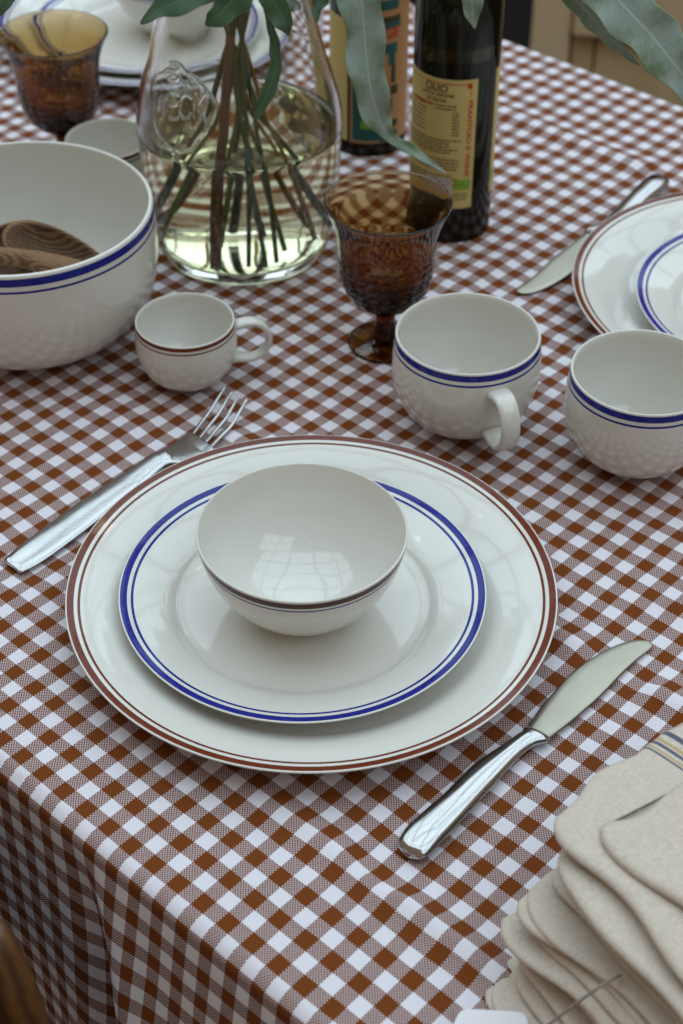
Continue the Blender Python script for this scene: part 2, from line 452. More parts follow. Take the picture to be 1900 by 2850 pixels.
# flat spots where things stand, so that no crease pokes through them: (x, y, radius)
FLAT = [(-0.016, 0.684, 0.10), (0.0775, 0.864, 0.045), (0.1816, 0.8266, 0.045), (-0.1017, 0.9078, 0.035), (0.0287, 0.9497, 0.035),
        (-0.2117, 0.9677, 0.08), (-0.0731, 1.0787, 0.075), (0.0796, 1.1102, 0.045), (0.02, 1.237, 0.045),
        (0.2938, 0.9855, 0.10), (-0.1695, 1.4225, 0.10), (-0.1778, 1.1502, 0.035), (-0.2185, 1.1952, 0.035)]
FLATSEG = [(onz(925, 1965)[:2], onz(1500, 1468)[:2], .016), (onz(1527, 413)[:2], onz(1128, 707)[:2], .016), (onz(45, 1290)[:2], onz(545, 900)[:2], .016)]
def crest_v(px, py): return tuv(onz(px, py))[1]
RIDGES = [  # (v centre, height, width, u range) creases that run along the table
    (crest_v(880, 2060), 0.0042, 0.0085, -0.01, 0.5), (crest_v(640, 1070), 0.0036, 0.010, -0.6, 0.35),
    (crest_v(1700 * .825, 430 * .825), 0.0042, 0.012, -0.7, 0.3), (crest_v(1290, 790), 0.0020, 0.007, -0.26, 0.2),
    (crest_v(1480, 1240), 0.0018, 0.010, 0.02, 0.5)]
def cloth_h(u, v):
    p = ORG + EA * u + EB * v
    h = 0.0
    for vc, hh, wd, ua, ub in RIDGES:
        c = vc + 0.004 * math.sin(u * 9 + vc * 20)
        m = 1 / (1 + math.exp(-(u - ua) / 0.03)) * 1 / (1 + math.exp((u - ub) / 0.03))
        x = (v - c) / wd
        h += hh * m * math.exp(-x * x) * (1 + 0.25 * math.sin(u * 23))
    h += 0.0005 * (math.sin(u * 31 + v * 17) + math.sin(v * 43 - u * 13)) + 0.0009
    for x, y, r in FLAT:
        d = math.hypot(p[0] - x, p[1] - y)
        if d < r + 0.02: h *= min(1.0, max(0.0, (d - r) / 0.02))
    for a, b_, r in FLATSEG:
        ab = b_ - a; t = min(1.0, max(0.0, float((p[:2] - a) @ ab) / float(ab @ ab))); d = float(np.linalg.norm(p[:2] - a - t * ab))
        if d < r + 0.012: h *= min(1.0, max(0.0, (d - r) / 0.012))
    return h
ER = 0.0065; DROP = 0.29
def overhang(d):       # arc length past the table edge -> (out, down)
    if d <= 0: return d, 0.0
    q_ = ER * math.pi / 2
    if d < q_: a = d / ER; return ER * math.sin(a), -ER * (1 - math.cos(a))
    return ER, -ER - (d - q_)
us = np.concatenate([np.linspace(U0 - 0.30, -0.42, 60)[:-1], np.arange(-0.42, 0.34, 0.0042), np.linspace(0.34, U1 + 0.30, 50)])
vs = np.concatenate([-np.linspace(DROP, 0.026, 70), -np.linspace(0.0235, 0.0, 12), np.arange(0.004, 0.34, 0.004), np.linspace(0.344, W_T - 0.002, 110), W_T + np.linspace(0, 0.0235, 8), W_T + np.linspace(0.03, DROP, 24)])
V, F, UVS = [], [], []
PLEAT_U = tuv(onz(150, 1965))[0] + 0.012
for v in vs:
    for u in us:
        if v < 0: ov, zv = overhang(-v); vv_ = -ov
        elif v > W_T: ov, zv = overhang(v - W_T); vv_ = W_T + ov
        else: vv_, zv = v, 0.0
        if u < U0: ou, zu = overhang(U0 - u); uu_ = U0 - ou
        elif u > U1: ou, zu = overhang(u - U1); uu_ = U1 + ou
        else: uu_, zu = u, 0.0
        z = min(zv, zu)
        if z == 0: z = cloth_h(u, v)
        elif v < 0 and zu == 0:                       # soft folds in the hanging cloth
            dn = max(0.0, -v - 0.012); g = min(1.0, dn / 0.22) ** 0.9
            fold = 0.020 * math.sin(u * 14 + 0.6) + 0.012 * math.sin(u * 27 + 2.0)
            uc = PLEAT_U + 0.055 * dn / 0.25
            s = (u - uc)
            w_ = 0.012 + 0.05 * dn
            pl = 0.13 * dn * math.exp(-(s / (w_ * 1.5)) ** 2) * (1.0 if s > 0 else 1.0)
            pl -= 0.17 * dn * math.exp(-((s + 0.018 + 0.05 * dn) / (w_ * 0.9)) ** 2)
            vv_ -= g * (fold * 0.5 + 0.022) + pl * 0.9
            uu_ += 0.10 * dn * math.exp(-((s + 0.02) / 0.03) ** 2)
        V.append((uu_, vv_, z)); UVS.append((u, v))
nu = len(us)
for j in range(len(vs) - 1):
    for i in range(nu - 1):
        a = j * nu + i; F.append((a, a + 1, a + nu + 1, a + nu))
cl = mk("tablecloth", V, F, M_CLOTH)
cl.location = tuple(ORG); cl.rotation_euler = (0, 0, ALPHA)
uvl = cl.data.uv_layers.new(name="UVMap")
li = np.zeros(len(cl.data.loops), dtype=np.int32); cl.data.loops.foreach_get('vertex_index', li)
uvl.data.foreach_set('uv', np.array(UVS)[li].ravel())
tag(cl, "brown and white gingham tablecloth draped over the table", "tablecloth")

# ------------------------------------------------------------------ porcelain
PLATE = [(0, .0030), (.060, .0030), (.0785, .0030), (.0800, .0004), (.0825, 0), (.0850, .0006), (.0875, .0035), (.098, .0085), (.118, .0165), (.1325, .0205), (.1350, .0214),
         (.1355, .0221), (.1350, .0227), (.1325, .0223), (.118, .0186), (.103, .0118), (.096, .0082), (.089, .0064), (.080, .0058), (.040, .0057), (0, .0057)]
SMALL = [(0, .0026), (.045, .0026), (.0555, .0025), (.0568, .0004), (.0590, 0), (.0612, .0006), (.0640, .0028), (.073, .0068), (.088, .0118), (.0990, .0147), (.1010, .0156),
         (.1014, .0163), (.1010, .0168), (.0985, .0164), (.088, .0138), (.0775, .0104), (.0735, .0084), (.0700, .0061), (.066, .0050), (.060, .0047), (.030, .0046), (0, .0046)]
def plate_bands(R, mi): return [(0, 'in', R - .0046, R - .0005, mi), (0, 'in', R - .0081, R - .0066, mi)]
def plate(name, prof, R, mat, loc, label, group=None, src=None):
    if src is None: o = lathe(name, prof, [M_WHITE, mat], None, 144, plate_bands(R, 1), loc=loc)
    else:
        o = src.copy(); COL.objects.link(o); o.location = loc
    return tag(o, label, "plate", group)
PX, PY = -0.0162, 0.684
p1 = plate("dinner_plate", PLATE, .1355, M_BROWN, (PX, PY, 0), "large white dinner plate with brown rim lines in the foreground, under the maroon-rimmed bowl's plate")
s1 = plate("side_plate", SMALL, .1014, M_BLUE, (PX - .005, PY - .001, .0058), "white side plate with blue rim lines carrying the maroon-rimmed bowl")
p2 = plate("dinner_plate", PLATE, .1355, M_BROWN, (.2945, .988, 0), "large white plate with brown rim lines at the right edge of the picture", None, p1)
s2 = plate("side_plate", SMALL, .1014, M_BLUE, (.303, .975, .0058), "white side plate with blue rim lines at the right edge, on a brown-rimmed plate", None, s1)
p3 = plate("dinner_plate", PLATE, .1355, M_BLUE, (-.1695, 1.4225, 0), "large white plate with blue rim line at the far left behind the amber goblet")
s3 = plate("side_plate", SMALL, .1014, M_BLUE, (-.172, 1.412, .0058), "blurred white side plate with blue lines on the far left blue-rimmed plate", None, s1)

BOWL = [(0, .0018), (.018, .0018), (.0225, .0014), (.0240, 0), (.0262, .0002), (.0285, .0028), (.0375, .0110), (.0465, .0225), (.0530, .0360), (.0562, .0480), (.0570, .0530),
        (.0566, .0542), (.0556, .0536), (.0540, .0470), (.0508, .0360), (.0443, .0240), (.0345, .0130), (.0230, .0068), (.0120, .0046), (0, .0042)]
bw = lathe("bowl", BOWL, [M_WHITE, M_MAROON, M_BLUE], None, 144, [(1, 'out', .0490, .0530, 1), (1, 'out', .0462, .0473, 2)], loc=(-.0212, .6825, .0104))
tag(bw, "small white bowl with maroon rim band standing on the blue-rimmed plate in front", "bowl")
bw2 = lathe("bowl", BOWL, [M_WHITE, M_BLUE], None, 96, [(1, 'out', .0490, .0530, 1), (1, 'out', .0462, .0473, 1)], loc=(-.150, 1.425, .0104))
tag(bw2, "blurred white bowl on the plates in the far left corner", "bowl")

def cup_prof(R, h, t=.0027, foot=.45):
    k = R / .0448; f = h / .0675
    o = [(0, .0020), (.014 * k, .0020), (.0175 * k, .0018), (.0185 * k, .0001), (.0200 * k, 0), (.0212 * k, .0014), (.0222 * k, .0036 * f), (.0285 * k, .0066 * f), (.0370 * k, .0140 * f), (.0430 * k, .0250 * f),
         (.0459 * k, .0390 * f), (.0460 * k, .0530 * f), (.0450 * k, .0640 * f), (.0447 * k, .0668 * f), (.0440 * k, .0675 * f), (.0430 * k, .0667 * f)]
    i = [(.0425 * k, .0630 * f), (.0434 * k, .0530 * f), (.0433 * k, .0390 * f), (.0400 * k, .0255 * f), (.0335 * k, .0150 * f), (.0240 * k, .0090 * f), (.0120 * k, .0066 * f), (0, .0062 * f)]
    return o + i
def handle(parent, R, z0, z1, out, wd, th, ang, prof):
    """ear: a strap bent into a loop in the plane of the axis"""
    pts = []
    zc = (z0 + z1) / 2; hz = (z1 - z0) / 2
    for a in np.linspace(R_(112), R_(-118), 22):
        pts.append((R + out * 0.45 + out * 0.62 * math.cos(a) * (1.0 if math.cos(a) > 0 else 1.25), 0, zc + hz * math.sin(a)))
    k = int(np.argmax([p[1] for p in prof])); wall = lambda z: float(np.interp(z, [p[1] for p in prof[6:k]], [p[0] for p in prof[6:k]]))
    pts = [(wall(pts[0][2]) - .0008, 0, pts[0][2] - .0005)] + [p for p in pts if p[0] > wall(p[2]) + .0005] + [(wall(pts[-1][2] - .0015) - .0008, 0, pts[-1][2] - .0012)]
    P = [np.array([p[0] * math.cos(ang), p[0] * math.sin(ang), p[2]]) for p in pts]
    sidev = np.array([-math.sin(ang), math.cos(ang), 0.])
    frames = []
    for i in range(len(P)):
        t = P[min(i + 1, len(P) - 1)] - P[max(i - 1, 0)]; t /= np.linalg.norm(t)
        frames.append((sidev, np.cross(sidev, t)))
    sc = [(1.0 + 0.25 * abs(2 * i / (len(P) - 1) - 1) ** 3, 1.0 + 0.3 * abs(2 * i / (len(P) - 1) - 1) ** 4) for i in range(len(P))]
    return sweep("handle", P, superell(wd / 2, th / 2, 18, 0.75), M_WHITE, parent, frames=frames, scale=sc)
def cup(loc, R, h, mat, b1, b2, ang, hk, label, group=None, seg=128):
    e = empty("cup", loc); tag(e, label, "cup", group)
    lathe("body", cup_prof(R, h), [M_WHITE, mat], e, seg, [(1, 'out', h - b1[1], h - b1[0], 1), (1, 'out', h - b2[1], h - b2[0], 1)])
    handle(e, R * 0.985, *hk, ang, cup_prof(R, h))
    return e
HK = (0.0205, 0.0550, 0.0205, 0.0125, 0.0048)
cup((.0775, .8643, 0), .0450, .0683, M_BLUE, (.0012, .0055), (.0078, .0093), R_(-69), HK, "white cup with blue lines, its handle turned to the viewer, beside the amber goblet")
cup((.1818, .8266, 0), .0445, .0668, M_BLUE, (.0012, .0055), (.0078, .0093), R_(5), HK, "white cup with blue lines cut off by the right edge of the picture")
HE = (0.0120, 0.0400, 0.0215, 0.0085, 0.0042)
cup((-.1017, .9078, 0), .0321, .0472, M_BROWN, (.0008, .0034), (.0050, .0061), R_(12), HE, "small white espresso cup with brown lines next to the serving bowl")
cup((-.1778, 1.1502, 0), .0321, .0472, M_BROWN, (.0008, .0034), (.0050, .0061), R_(70), HE, "small white espresso cup half hidden behind the serving bowl and the vase", None, 96)

BIG = [(0, .0030), (.035, .0030), (.0440, .0026), (.0455, .0002), (.0485, 0), (.0510, .0022), (.0600, .0065), (.0735, .0170), (.0830, .0320), (.0876, .0520), (.0884, .0720), (.0878, .0900), (.0872, .0950),
       (.0856, .0960), (.0842, .0950), (.0844, .0880), (.0850, .0720), (.0842, .0540), (.0800, .0370), (.0700, .0220), (.0560, .0120), (.0380, .0078), (0, .0070)]
bb = lathe("serving_bowl", BIG, [M_WHITE, M_BLUE], None, 160, [(1, 'out', .0886, .0940, 1), (1, 'out', .0836, .0853, 1)], loc=(-.2117, .9677, 0))
tag(bb, "deep white serving bowl with blue rim lines holding wooden salad servers", "serving bowl")

# ------------------------------------------------------------------ wooden salad servers in the serving bowl
def server(name, pts, wid, mats, label):
    """carved server: long hollowed scoop that narrows into a handle; pts = centre line, wid = half widths"""
    e = empty(name, tuple(pts[0])); tag(e, label, "salad server", "salad servers in the serving bowl")
    P = catmull([np.asarray(p) - np.asarray(pts[0]) for p in pts], 8); Wd = np.interp(np.linspace(0, 1, len(P)), np.linspace(0, 1, len(wid)), wid)
    return e, P, Wd
BX, BY = -.2117, .9677
def scoop(parent, name, c, axis, L, Wd, depth, th, mat, nrm):
    """hollow oval scoop: thick shell with a carved hollow"""
    axis = np.asarray(axis, float); axis /= np.linalg.norm(axis); nrm = np.asarray(nrm, float); nrm -= axis * (nrm @ axis); nrm /= np.linalg.norm(nrm)
    side = np.cross(nrm, axis); V, F = [], []; nr, ns = 14, 40
    def ring(k, lower):
        rows = []
        for s in range(ns):
            a = 2 * math.pi * s / ns; f = k / nr
            x = L * f * math.cos(a) * (1 + 0.0 * math.cos(a)); y = Wd * f * math.sin(a) * (1 - 0.28 * math.cos(a))
            z = ((-depth * (1 - (f / .86) ** 2)) if f < .86 else 0.0) if not lower else (-(depth + th) * (1 - f ** 2.4) - th * 0.4)
            V.append(np.asarray(c) + axis * x + side * y + nrm * z); rows.append(len(V) - 1)
        return rows
    V.append(np.asarray(c) - nrm * depth); top0 = 0
    up = [ring(k, False) for k in range(1, nr + 1)]; lo = [ring(k, True) for k in range(nr, 0, -1)]
    rows = up + lo
    for s in range(ns): F.append((top0, rows[0][s], rows[0][(s + 1) % ns]))
    for i in range(len(rows) - 1):
        for s in range(ns):
            s2 = (s + 1) % ns; F.append((rows[i][s], rows[i + 1][s], rows[i + 1][s2], rows[i][s2]))
    V.append(np.asarray(c) - nrm * (depth + th * 1.4)); b0 = len(V) - 1
    for s in range(ns): F.append((b0, rows[-1][(s + 1) % ns], rows[-1][s]))
    midx = [0] * ns
    for i in range(len(rows) - 1): midx += [0 if i < nr - 2 else 1] * ns
    midx += [1] * ns
    return mk(name, V, F, [mat, M_WALNUT], parent, midx)
sv1 = empty("salad_server", (BX, BY, .030)); tag(sv1, "wooden salad server with a long hollow, pointing at the serving bowl's front wall", "salad server")
A = np.array([BX, BY, .030])
c1 = onz(128, 575, .074) - A; e1 = onz(218, 606, .066) - A; h1 = onz(-150, 600, .078) - A
scoop(sv1, "scoop", c1, e1 - c1, .036, .0150, .0070, .0050, M_WALNUT_DARK, (0.1, -0.55, 0.8))
hp = catmull([onz(190, 622, .066) - A, onz(110, 606, .074) - A, onz(40, 592, .080) - A, onz(-50, 588, .086) - A, onz(-150, 596, .093) - A], 8)
sweep("handle", hp, superell(.0075, .0058, 14, 0.8), M_WALNUT, sv1, scale=[(0.7 + 0.5 * math.sin(math.pi * min(1, i / 14)), 1.0) for i in range(len(hp))])
sv2 = empty("salad_server", (BX, BY, .030)); tag(sv2, "wooden salad server with a round hollow, at the left edge inside the serving bowl", "salad server")
c2 = onz(38, 548, .076) - A
scoop(sv2, "scoop", c2, onz(-40, 552, .078) - A - c2, .024, .0125, .008, .0045, M_WALNUT_DARK, (0.1, -0.55, 0.8))
hp = catmull([onz(95, 582, .070) - A, onz(42, 614, .060) - A, onz(-40, 632, .055) - A, onz(-150, 640, .072) - A, onz(-215, 600, .100) - A], 8)
sweep("handle", hp, superell(.012, .0055, 14, 0.8), M_WALNUT_DARK, sv2)

# ------------------------------------------------------------------ amber goblets
GO = [(0, .031), (.006, .0305), (.0085, .0300), (.0120, .0312), (.0190, .0352), (.0258, .0430), (.0298, .0530), (.0315, .0650), (.0320, .0760), (.0332, .0870), (.0362, .0980), (.0400, .1070), (.0412, .1092),
      (.0413, .1100), (.0405, .1102), (.0396, .1094), (.0372, .1050), (.0330, .0970), (.0302, .0880), (.0288, .0780), (.0276, .0660), (.0254, .0560), (.0212, .0480), (.0150, .0440), (.0070, .0420), (0, .0416)]
ST = [(0, .0045), (.0070, .0045), (.0078, .0060), (.0072, .0110), (.0068, .0180), (.0072, .0250), (.0086, .0296), (.0070, .0306), (0, .0306)]
FT = [(0, .0015), (.012, .0012), (.020, .0003), (.0232, 0), (.0247, .0010), (.0248, .0022), (.0240, .0030), (.0190, .0036), (.0120, .0048), (.0085, .0062), (.0060, .0068), (0, .0068)]
def gob_disp(r, z, th, outer):
    if outer and .034 < z < .080:
        k = min(1, (z - .034) / .008, (.080 - z) / .020)
        d = 0.0006 * k * np.maximum(0, np.sin(11 * th + z * 520) * np.sin(11 * th - z * 520)) ** 0.7
        return r + d, np.full_like(th, z)
    return np.full_like(th, r), np.full_like(th, z)
def goblet(loc, label, src=None):
    if src is not None:
        e = copy_tree(src); e.location = loc; return tag(e, label, "goblet")
    e = empty("goblet", loc); tag(e, label, "goblet")
    lathe("bowl", GO, M_AMBER, e, 224, disp=gob_disp, n=9)
    lathe("stem", ST, M_AMBER, e, 48, n=5)
    ft = lathe("foot", FT, M_AMBER, e, 96, n=5)
    c = np.array([-.0075, -.0135, .00395]); t = np.linspace(0, 3.4 * math.pi, 60)   # moulded spiral on the foot
    path = [c + np.array([(.0006 + .00034 * a) * math.cos(a), (.0006 + .00034 * a) * math.sin(a), 0.0001 - .0002 * a / 10]) for a in t]
    sweep("moulded_spiral", path, circle(.00045, 8), M_AMBER, ft)
    return e
g1 = goblet((.0287, .9497, 0), "amber glass goblet standing between the clear vase and the blue-lined cup")
g2 = goblet((-.2185, 1.1960, 0), "blurred amber glass goblet at the left edge behind the serving bowl", g1)

# ------------------------------------------------------------------ vase with moulded strawberry emblem, water
VX, VY = -.0731, 1.0787
VO = [(0, .0030), (.046, .0030), (.0530, .0012), (.0560, 0), (.0590, .0006), (.0615, .0040), (.0645, .0120), (.0670, .0260), (.0690, .0450), (.0708, .0690), (.0722, .0900), (.0724, .1020), (.0705, .1150),
      (.0662, .1320), (.0615, .1470), (.0560, .1680), (.0510, .1880), (.0470, .2080), (.0455, .2280), (.0462, .2420), (.0472, .2470), (.0468, .2500)]
VI = [(.0450, .2500), (.0440, .2440), (.0428, .2280), (.0443, .2080), (.0482, .1880), (.0532, .1680), (.0586, .1470), (.0632, .1320), (.0674, .1150), (.0693, .1020), (.0691, .0900), (.0677, .0690), (.0659, .0450), (.0638, .0260),
      (.0606, .0150), (.0550, .0095), (.0440, .0078), (.0200, .0074), (0, .0074)]
po = catmull(VO, 6); pi_ = catmull(VI, 6)
def emblem_pt(x, y):     # zoom pixels of the emblem -> (arc, z) on the wall
    sx, sy = 380 + x * 300 / 1568, 140 + y * 340 / 1777
    a, z = oncyl(VX, VY, .0712, sx * .82526, sy * .82526)
    for _ in range(3):
        rr = np.interp(z, po[12:, 1], po[12:, 0]); a, z = oncyl(VX, VY, rr, sx * .82526, sy * .82526)
    return a, z
STROKES = [
    [(490, 190), (560, 180), (640, 215), (700, 300), (790, 370), (860, 410), (890, 470), (930, 500), (1000, 570), (1090, 680), (1135, 760), (1130, 870), (1080, 990), (1030, 1080), (1000, 1190), (900, 1300), (840, 1390), (790, 1450), (700, 1465), (600, 1480)],
    [(600, 1480), (480, 1430), (400, 1360), (310, 1240), (260, 1080), (230, 900), (220, 700), (235, 500), (280, 390), (400, 330), (440, 285), (520, 285), (580, 300), (600, 260), (560, 215), (490, 205)],
    [(420, 350), (490, 320), (540, 365), (470, 400), (560, 445), (620, 400), (650, 470), (730, 500), (760, 470), (780, 520), (900, 490), (870, 440)],
    [(290, 640), (310, 850), (360, 700), (390, 920), (430, 740)],
    [(600, 640), (500, 610), (490, 790), (590, 780), (490, 790), (480, 980), (600, 985)],
    [(790, 690), (720, 640), (650, 700), (630, 860), (660, 970), (740, 990), (790, 930)],
    [(860, 620), (850, 960), (860, 850), (980, 640), (880, 820), (990, 1010)],
]
strokes = []
for s in STROKES:
    pts = np.array([emblem_pt(*p) for p in s]); strokes.append(catmull(np.column_stack([pts[:, 0] * .071, pts[:, 1]]), 4))
allp = np.vstack(strokes); amin, amax = allp[:, 0].min() / .071 - .05, allp[:, 0].max() / .071 + .05
zmin, zmax = allp[:, 1].min() - .004, allp[:, 1].max() + .004
thv = np.concatenate([np.linspace(amin, amax, 180, endpoint=False), np.linspace(amax, amin + 2 * math.pi, 130, endpoint=False)])
zz = po[:, 1]
lowp = po[:np.argmax(zz > zmin) if (zz > zmin).any() else 0]
first = int(np.argmax((zz > zmin) & (np.arange(len(zz)) > 20))); last = int(np.argmax((zz > zmax) & (np.arange(len(zz)) > 20)))
dz = np.linspace(zmin, zmax, 190)
mid = np.column_stack([np.interp(dz, po[20:, 1], po[20:, 0]), dz])
prof = np.vstack([po[:first], mid, po[last:]]); n_out = len(prof)
prof = np.vstack([prof, pi_])
segs = []
for s in strokes: segs.extend(zip(s[:-1], s[1:]))
def relief(ar, z):        # ar: arc lengths, z: scalar -> raised height
    d = np.full(len(ar), 1.0)
    for a, b_ in segs:
        if min(a[1], b_[1]) - .003 > z or max(a[1], b_[1]) + .003 < z: continue
        ab = b_ - a; L2 = ab @ ab + 1e-12
        t = np.clip(((ar - a[0]) * ab[0] + (z - a[1]) * ab[1]) / L2, 0, 1)
        d = np.minimum(d, np.hypot(ar - a[0] - t * ab[0], z - a[1] - t * ab[1]))
    return 0.00045 * np.exp(-(d / .0009) ** 2)
V, F = [], []; rows = []; ns = len(thv); ctv, stv = np.cos(thv), np.sin(thv)
for i, (r, z) in enumerate(prof):
    if r < 1e-6: rows.append([len(V)]); V.append((0, 0, z)); continue
    rr = np.full(ns, r)
    if i < n_out and zmin <= z <= zmax: rr[:180] += relief(thv[:180] * .071, z)
    # slightly uneven pressed glass
    rr = rr + 0.00018 * np.sin(thv * 5 + z * 60) * np.sin(z * 130 + 1.3 * np.sin(thv * 2))
    rows.append(list(range(len(V), len(V) + ns))); V.extend(zip(rr * ctv, rr * stv, np.full(ns, z)))
for i in range(len(rows) - 1):
    a, b_ = rows[i], rows[i + 1]
    for k in range(ns):
        k2 = (k + 1) % ns
        if len(a) == 1: F.append((a[0], b_[k2], b_[k]))
        elif len(b_) == 1: F.append((a[k], a[k2], b_[0]))
        else: F.append((a[k], a[k2], b_[k2], b_[k]))
vs_ = mk("glass_vase", V, F, M_GLASS, loc=(VX, VY, 0))
tag(vs_, "clear glass jar vase with a moulded strawberry emblem reading WECK", "vase")
WZ = .098
wi = [(r + .00012, z - (.0001 if z < .02 else 0)) for r, z in pi_[::-1] if z < WZ - .002]
wi[0] = (0, wi[0][1])
rw = float(np.interp(WZ, pi_[::-1][:, 1], pi_[::-1][:, 0])) + .00012
wp = wi + [(rw, WZ + .0008), (rw - .0012, WZ + .0001), (rw - .006, WZ), (rw * .5, WZ), (0, WZ)]
wa = lathe("water", wp, M_WATER, None, 128, loc=(VX, VY, 0), raw=True)
tag(wa, "clear water filling the lower half of the glass vase", "water")

# ------------------------------------------------------------------ fern fronds in the vase
def stem_path(bx, by, tz=.30, bend=0.0):
    """from a foot near the base (offset bx, by from the axis), crossing at the neck"""
    P = []
    for z in (.0105, .05, .098, .14, .175, .22, tz):
        f = (z - .0105) / .17
        k = 1 - 1.12 * min(f, 1.0) if f <= 1 else -.12 - .55 * (f - 1)
        P.append(np.array([VX + bx * k + bend * math.sin(f * 2) * .004, VY + by * k, z]))
    P[-1][:] = P[-1]
    return catmull(P, 6)
def tube(name, path, r0, r1, mat, parent, n=9):
    k = np.linspace(r0, r1, len(path)) / r0
    return sweep(name, path, circle(r0, n), mat, parent, up=(0.3, 1, 0.1), scale=list(k))
def leaf(parent, name, ctrl, widths, mat, wave=.002, nwave=5, tilt=0.0, curl=.25, seed=0, base=(0, 0, 0), face=None):
    """blade along ctrl (world points), widths in metres; the face turns to `face` (default: the viewer's side and up)"""
    rg = np.random.default_rng(seed)
    P = catmull(ctrl, 12); n = len(P); t = np.linspace(0, 1, n)
    Wd = np.interp(t, np.linspace(0, 1, len(widths)), widths)
    Wd = np.convolve(np.pad(Wd, 3, 'edge'), np.ones(7) / 7, 'valid')
    Wd[-1] = min(Wd[-1], .0004)
    ph = rg.uniform(0, 6, 6); V, F, UVs = [], [], []; nc = 9
    for i in range(n):
        tg = P[min(i + 1, n - 1)] - P[max(i - 1, 0)]; tg /= np.linalg.norm(tg) + 1e-12
        vw = (CAMP - P[i]) if face is None else np.asarray(face, float); vw = vw / np.linalg.norm(vw)
        sd = np.cross(vw, tg); sd /= np.linalg.norm(sd) + 1e-12
        nn = np.cross(tg, sd)
        tl = tilt if not callable(tilt) else tilt(t[i])
        sd2 = sd * math.cos(tl) + nn * math.sin(tl); nn2 = np.cross(tg, sd2)
        for k in range(nc):
            s = 2 * k / (nc - 1) - 1
            e = abs(s)
            edge = 1 + 0.10 * math.sin(nwave * 2 * math.pi * t[i] + ph[0] + (1.7 if s > 0 else 0)) + 0.04 * math.sin(nwave * 7 * t[i] + ph[1] + s)
            wv = wave * e ** 2 * math.sin(nwave * 2 * math.pi * t[i] * 1.1 + ph[2] + (2.1 if s > 0 else 0)) * min(1, Wd[i] / .006)
            lift = curl * Wd[i] * (e ** 1.5) - 0.06 * Wd[i] * (1 - e) + wv
            V.append(P[i] + sd2 * s * Wd[i] * edge + nn2 * lift - np.asarray(base)); UVs.append((k / (nc - 1), t[i]))
    for i in range(n - 1):
        for k in range(nc - 1):
            a = i * nc + k; F.append((a, a + 1, a + nc + 1, a + nc))
    o = mk(name, V, F, mat, parent)
    ul = o.data.uv_layers.new(name="UVMap"); l_ = np.zeros(len(o.data.loops), dtype=np.int32); o.data.loops.foreach_get('vertex_index', l_)
    ul.data.foreach_set('uv', np.array(UVs)[l_].ravel())
    sm = o.modifiers.new("thickness", 'SOLIDIFY'); sm.thickness = .00045; sm.offset = 0
    ss = o.modifiers.new("smooth", 'SUBSURF'); ss.levels = 1; ss.render_levels = 1
    return o
def px_w(wpx, Y): return wpx / FPX * (Y * math.cos(PITCH) + .4 * math.sin(PITCH))
# apparent foot (px) -> real foot on the base, seen through water
def foot(px, py):
    p = onz(px, py, .004); dx, dy = p[0] - VX, p[1] - VY
    dx *= .80; dy *= .80; r = math.hypot(dx, dy)
    if r > .049: dx *= .049 / r; dy *= .049 / r
    return dx, dy
STEMS = [((482, 651), .0040, M_STEM_BROWN), ((572, 631), .0018, M_STEM_DARK), ((618, 639), .0019, M_STEM_DARK), ((641, 618), .0018, M_STEM_DARK),
         ((647, 565), .0018, M_STEM_GREEN), ((703, 539), .0019, M_STEM_OCHRE), ((733, 519), .0026, M_STEM_DARK), ((362, 566), .0019, M_STEM_GREEN),
         ((340, 500), .0027, M_STEM_DARK), ((512, 541), .0020, M_STEM_GREEN), ((500, 520), .0016, M_STEM_OCHRE), ((420, 470), .0020, M_STEM_BROWN), ((590, 500), .0022, M_STEM_DARK), ((540, 480), .0026, M_STEM_DARK), ((660, 480), .0018, M_STEM_OCHRE)]
FRLAB = ["fern stem with a thick brown stalk at the front of the vase", "thin dark stem right of the brown stalk, carrying the long drooping leaf",
         "dark stem reaching lowest at the front right of the vase water", "thin dark stem ending above the vase base, fourth from the brown stalk",
         "light green stem in the right half of the vase water", "ochre stem slanting to the right side of the vase", "broad dark stem slanting furthest right in the vase",
         "slim green stem along the left wall of the vase", "thick dark green stem at the far left of the vase", "pale green stem crossing behind the brown stalk in the vase",
         "thin ochre stem behind the others in the vase, leaning left", "brown stem at the back left of the vase", "dark stem standing at the back right of the vase", "thick dark stem upright at the back of the vase", "ochre stem at the far back right of the vase"]
fronds = []
for k, ((sx, sy), rad, mt) in enumerate(STEMS):
    dx, dy = foot(sx, sy)
    e = empty("fern_frond", (VX + dx, VY + dy, .0105)); tag(e, FRLAB[k], "fern frond", "fern stems in the vase")
    pth = stem_path(dx, dy, .30, 1.0 if k % 2 else -1.0)
    B = np.array([VX + dx, VY + dy, .0105])
    tube("stem", [p - B for p in pth], rad * (.85 if k else 1.0), rad * .75, mt, e)
    fronds.append((e, B, pth[-1]))
def blade(k, ctrl, widths, mat, stalk=True, **kw):
    e, B, top = fronds[k]
    if stalk:
        st = catmull([top, (top + np.asarray(ctrl[0])) / 2 + np.array([0, 0, .05]), np.asarray(ctrl[0])], 8)
        tube("stalk", [p - B for p in st], .0014, .0010, M_STEM_GREEN, e, 7)
    return leaf(e, "leaf", ctrl, widths, mat, base=B, **kw)
def L(px, py, Y): return ony(px, py, Y)
pw = px_w
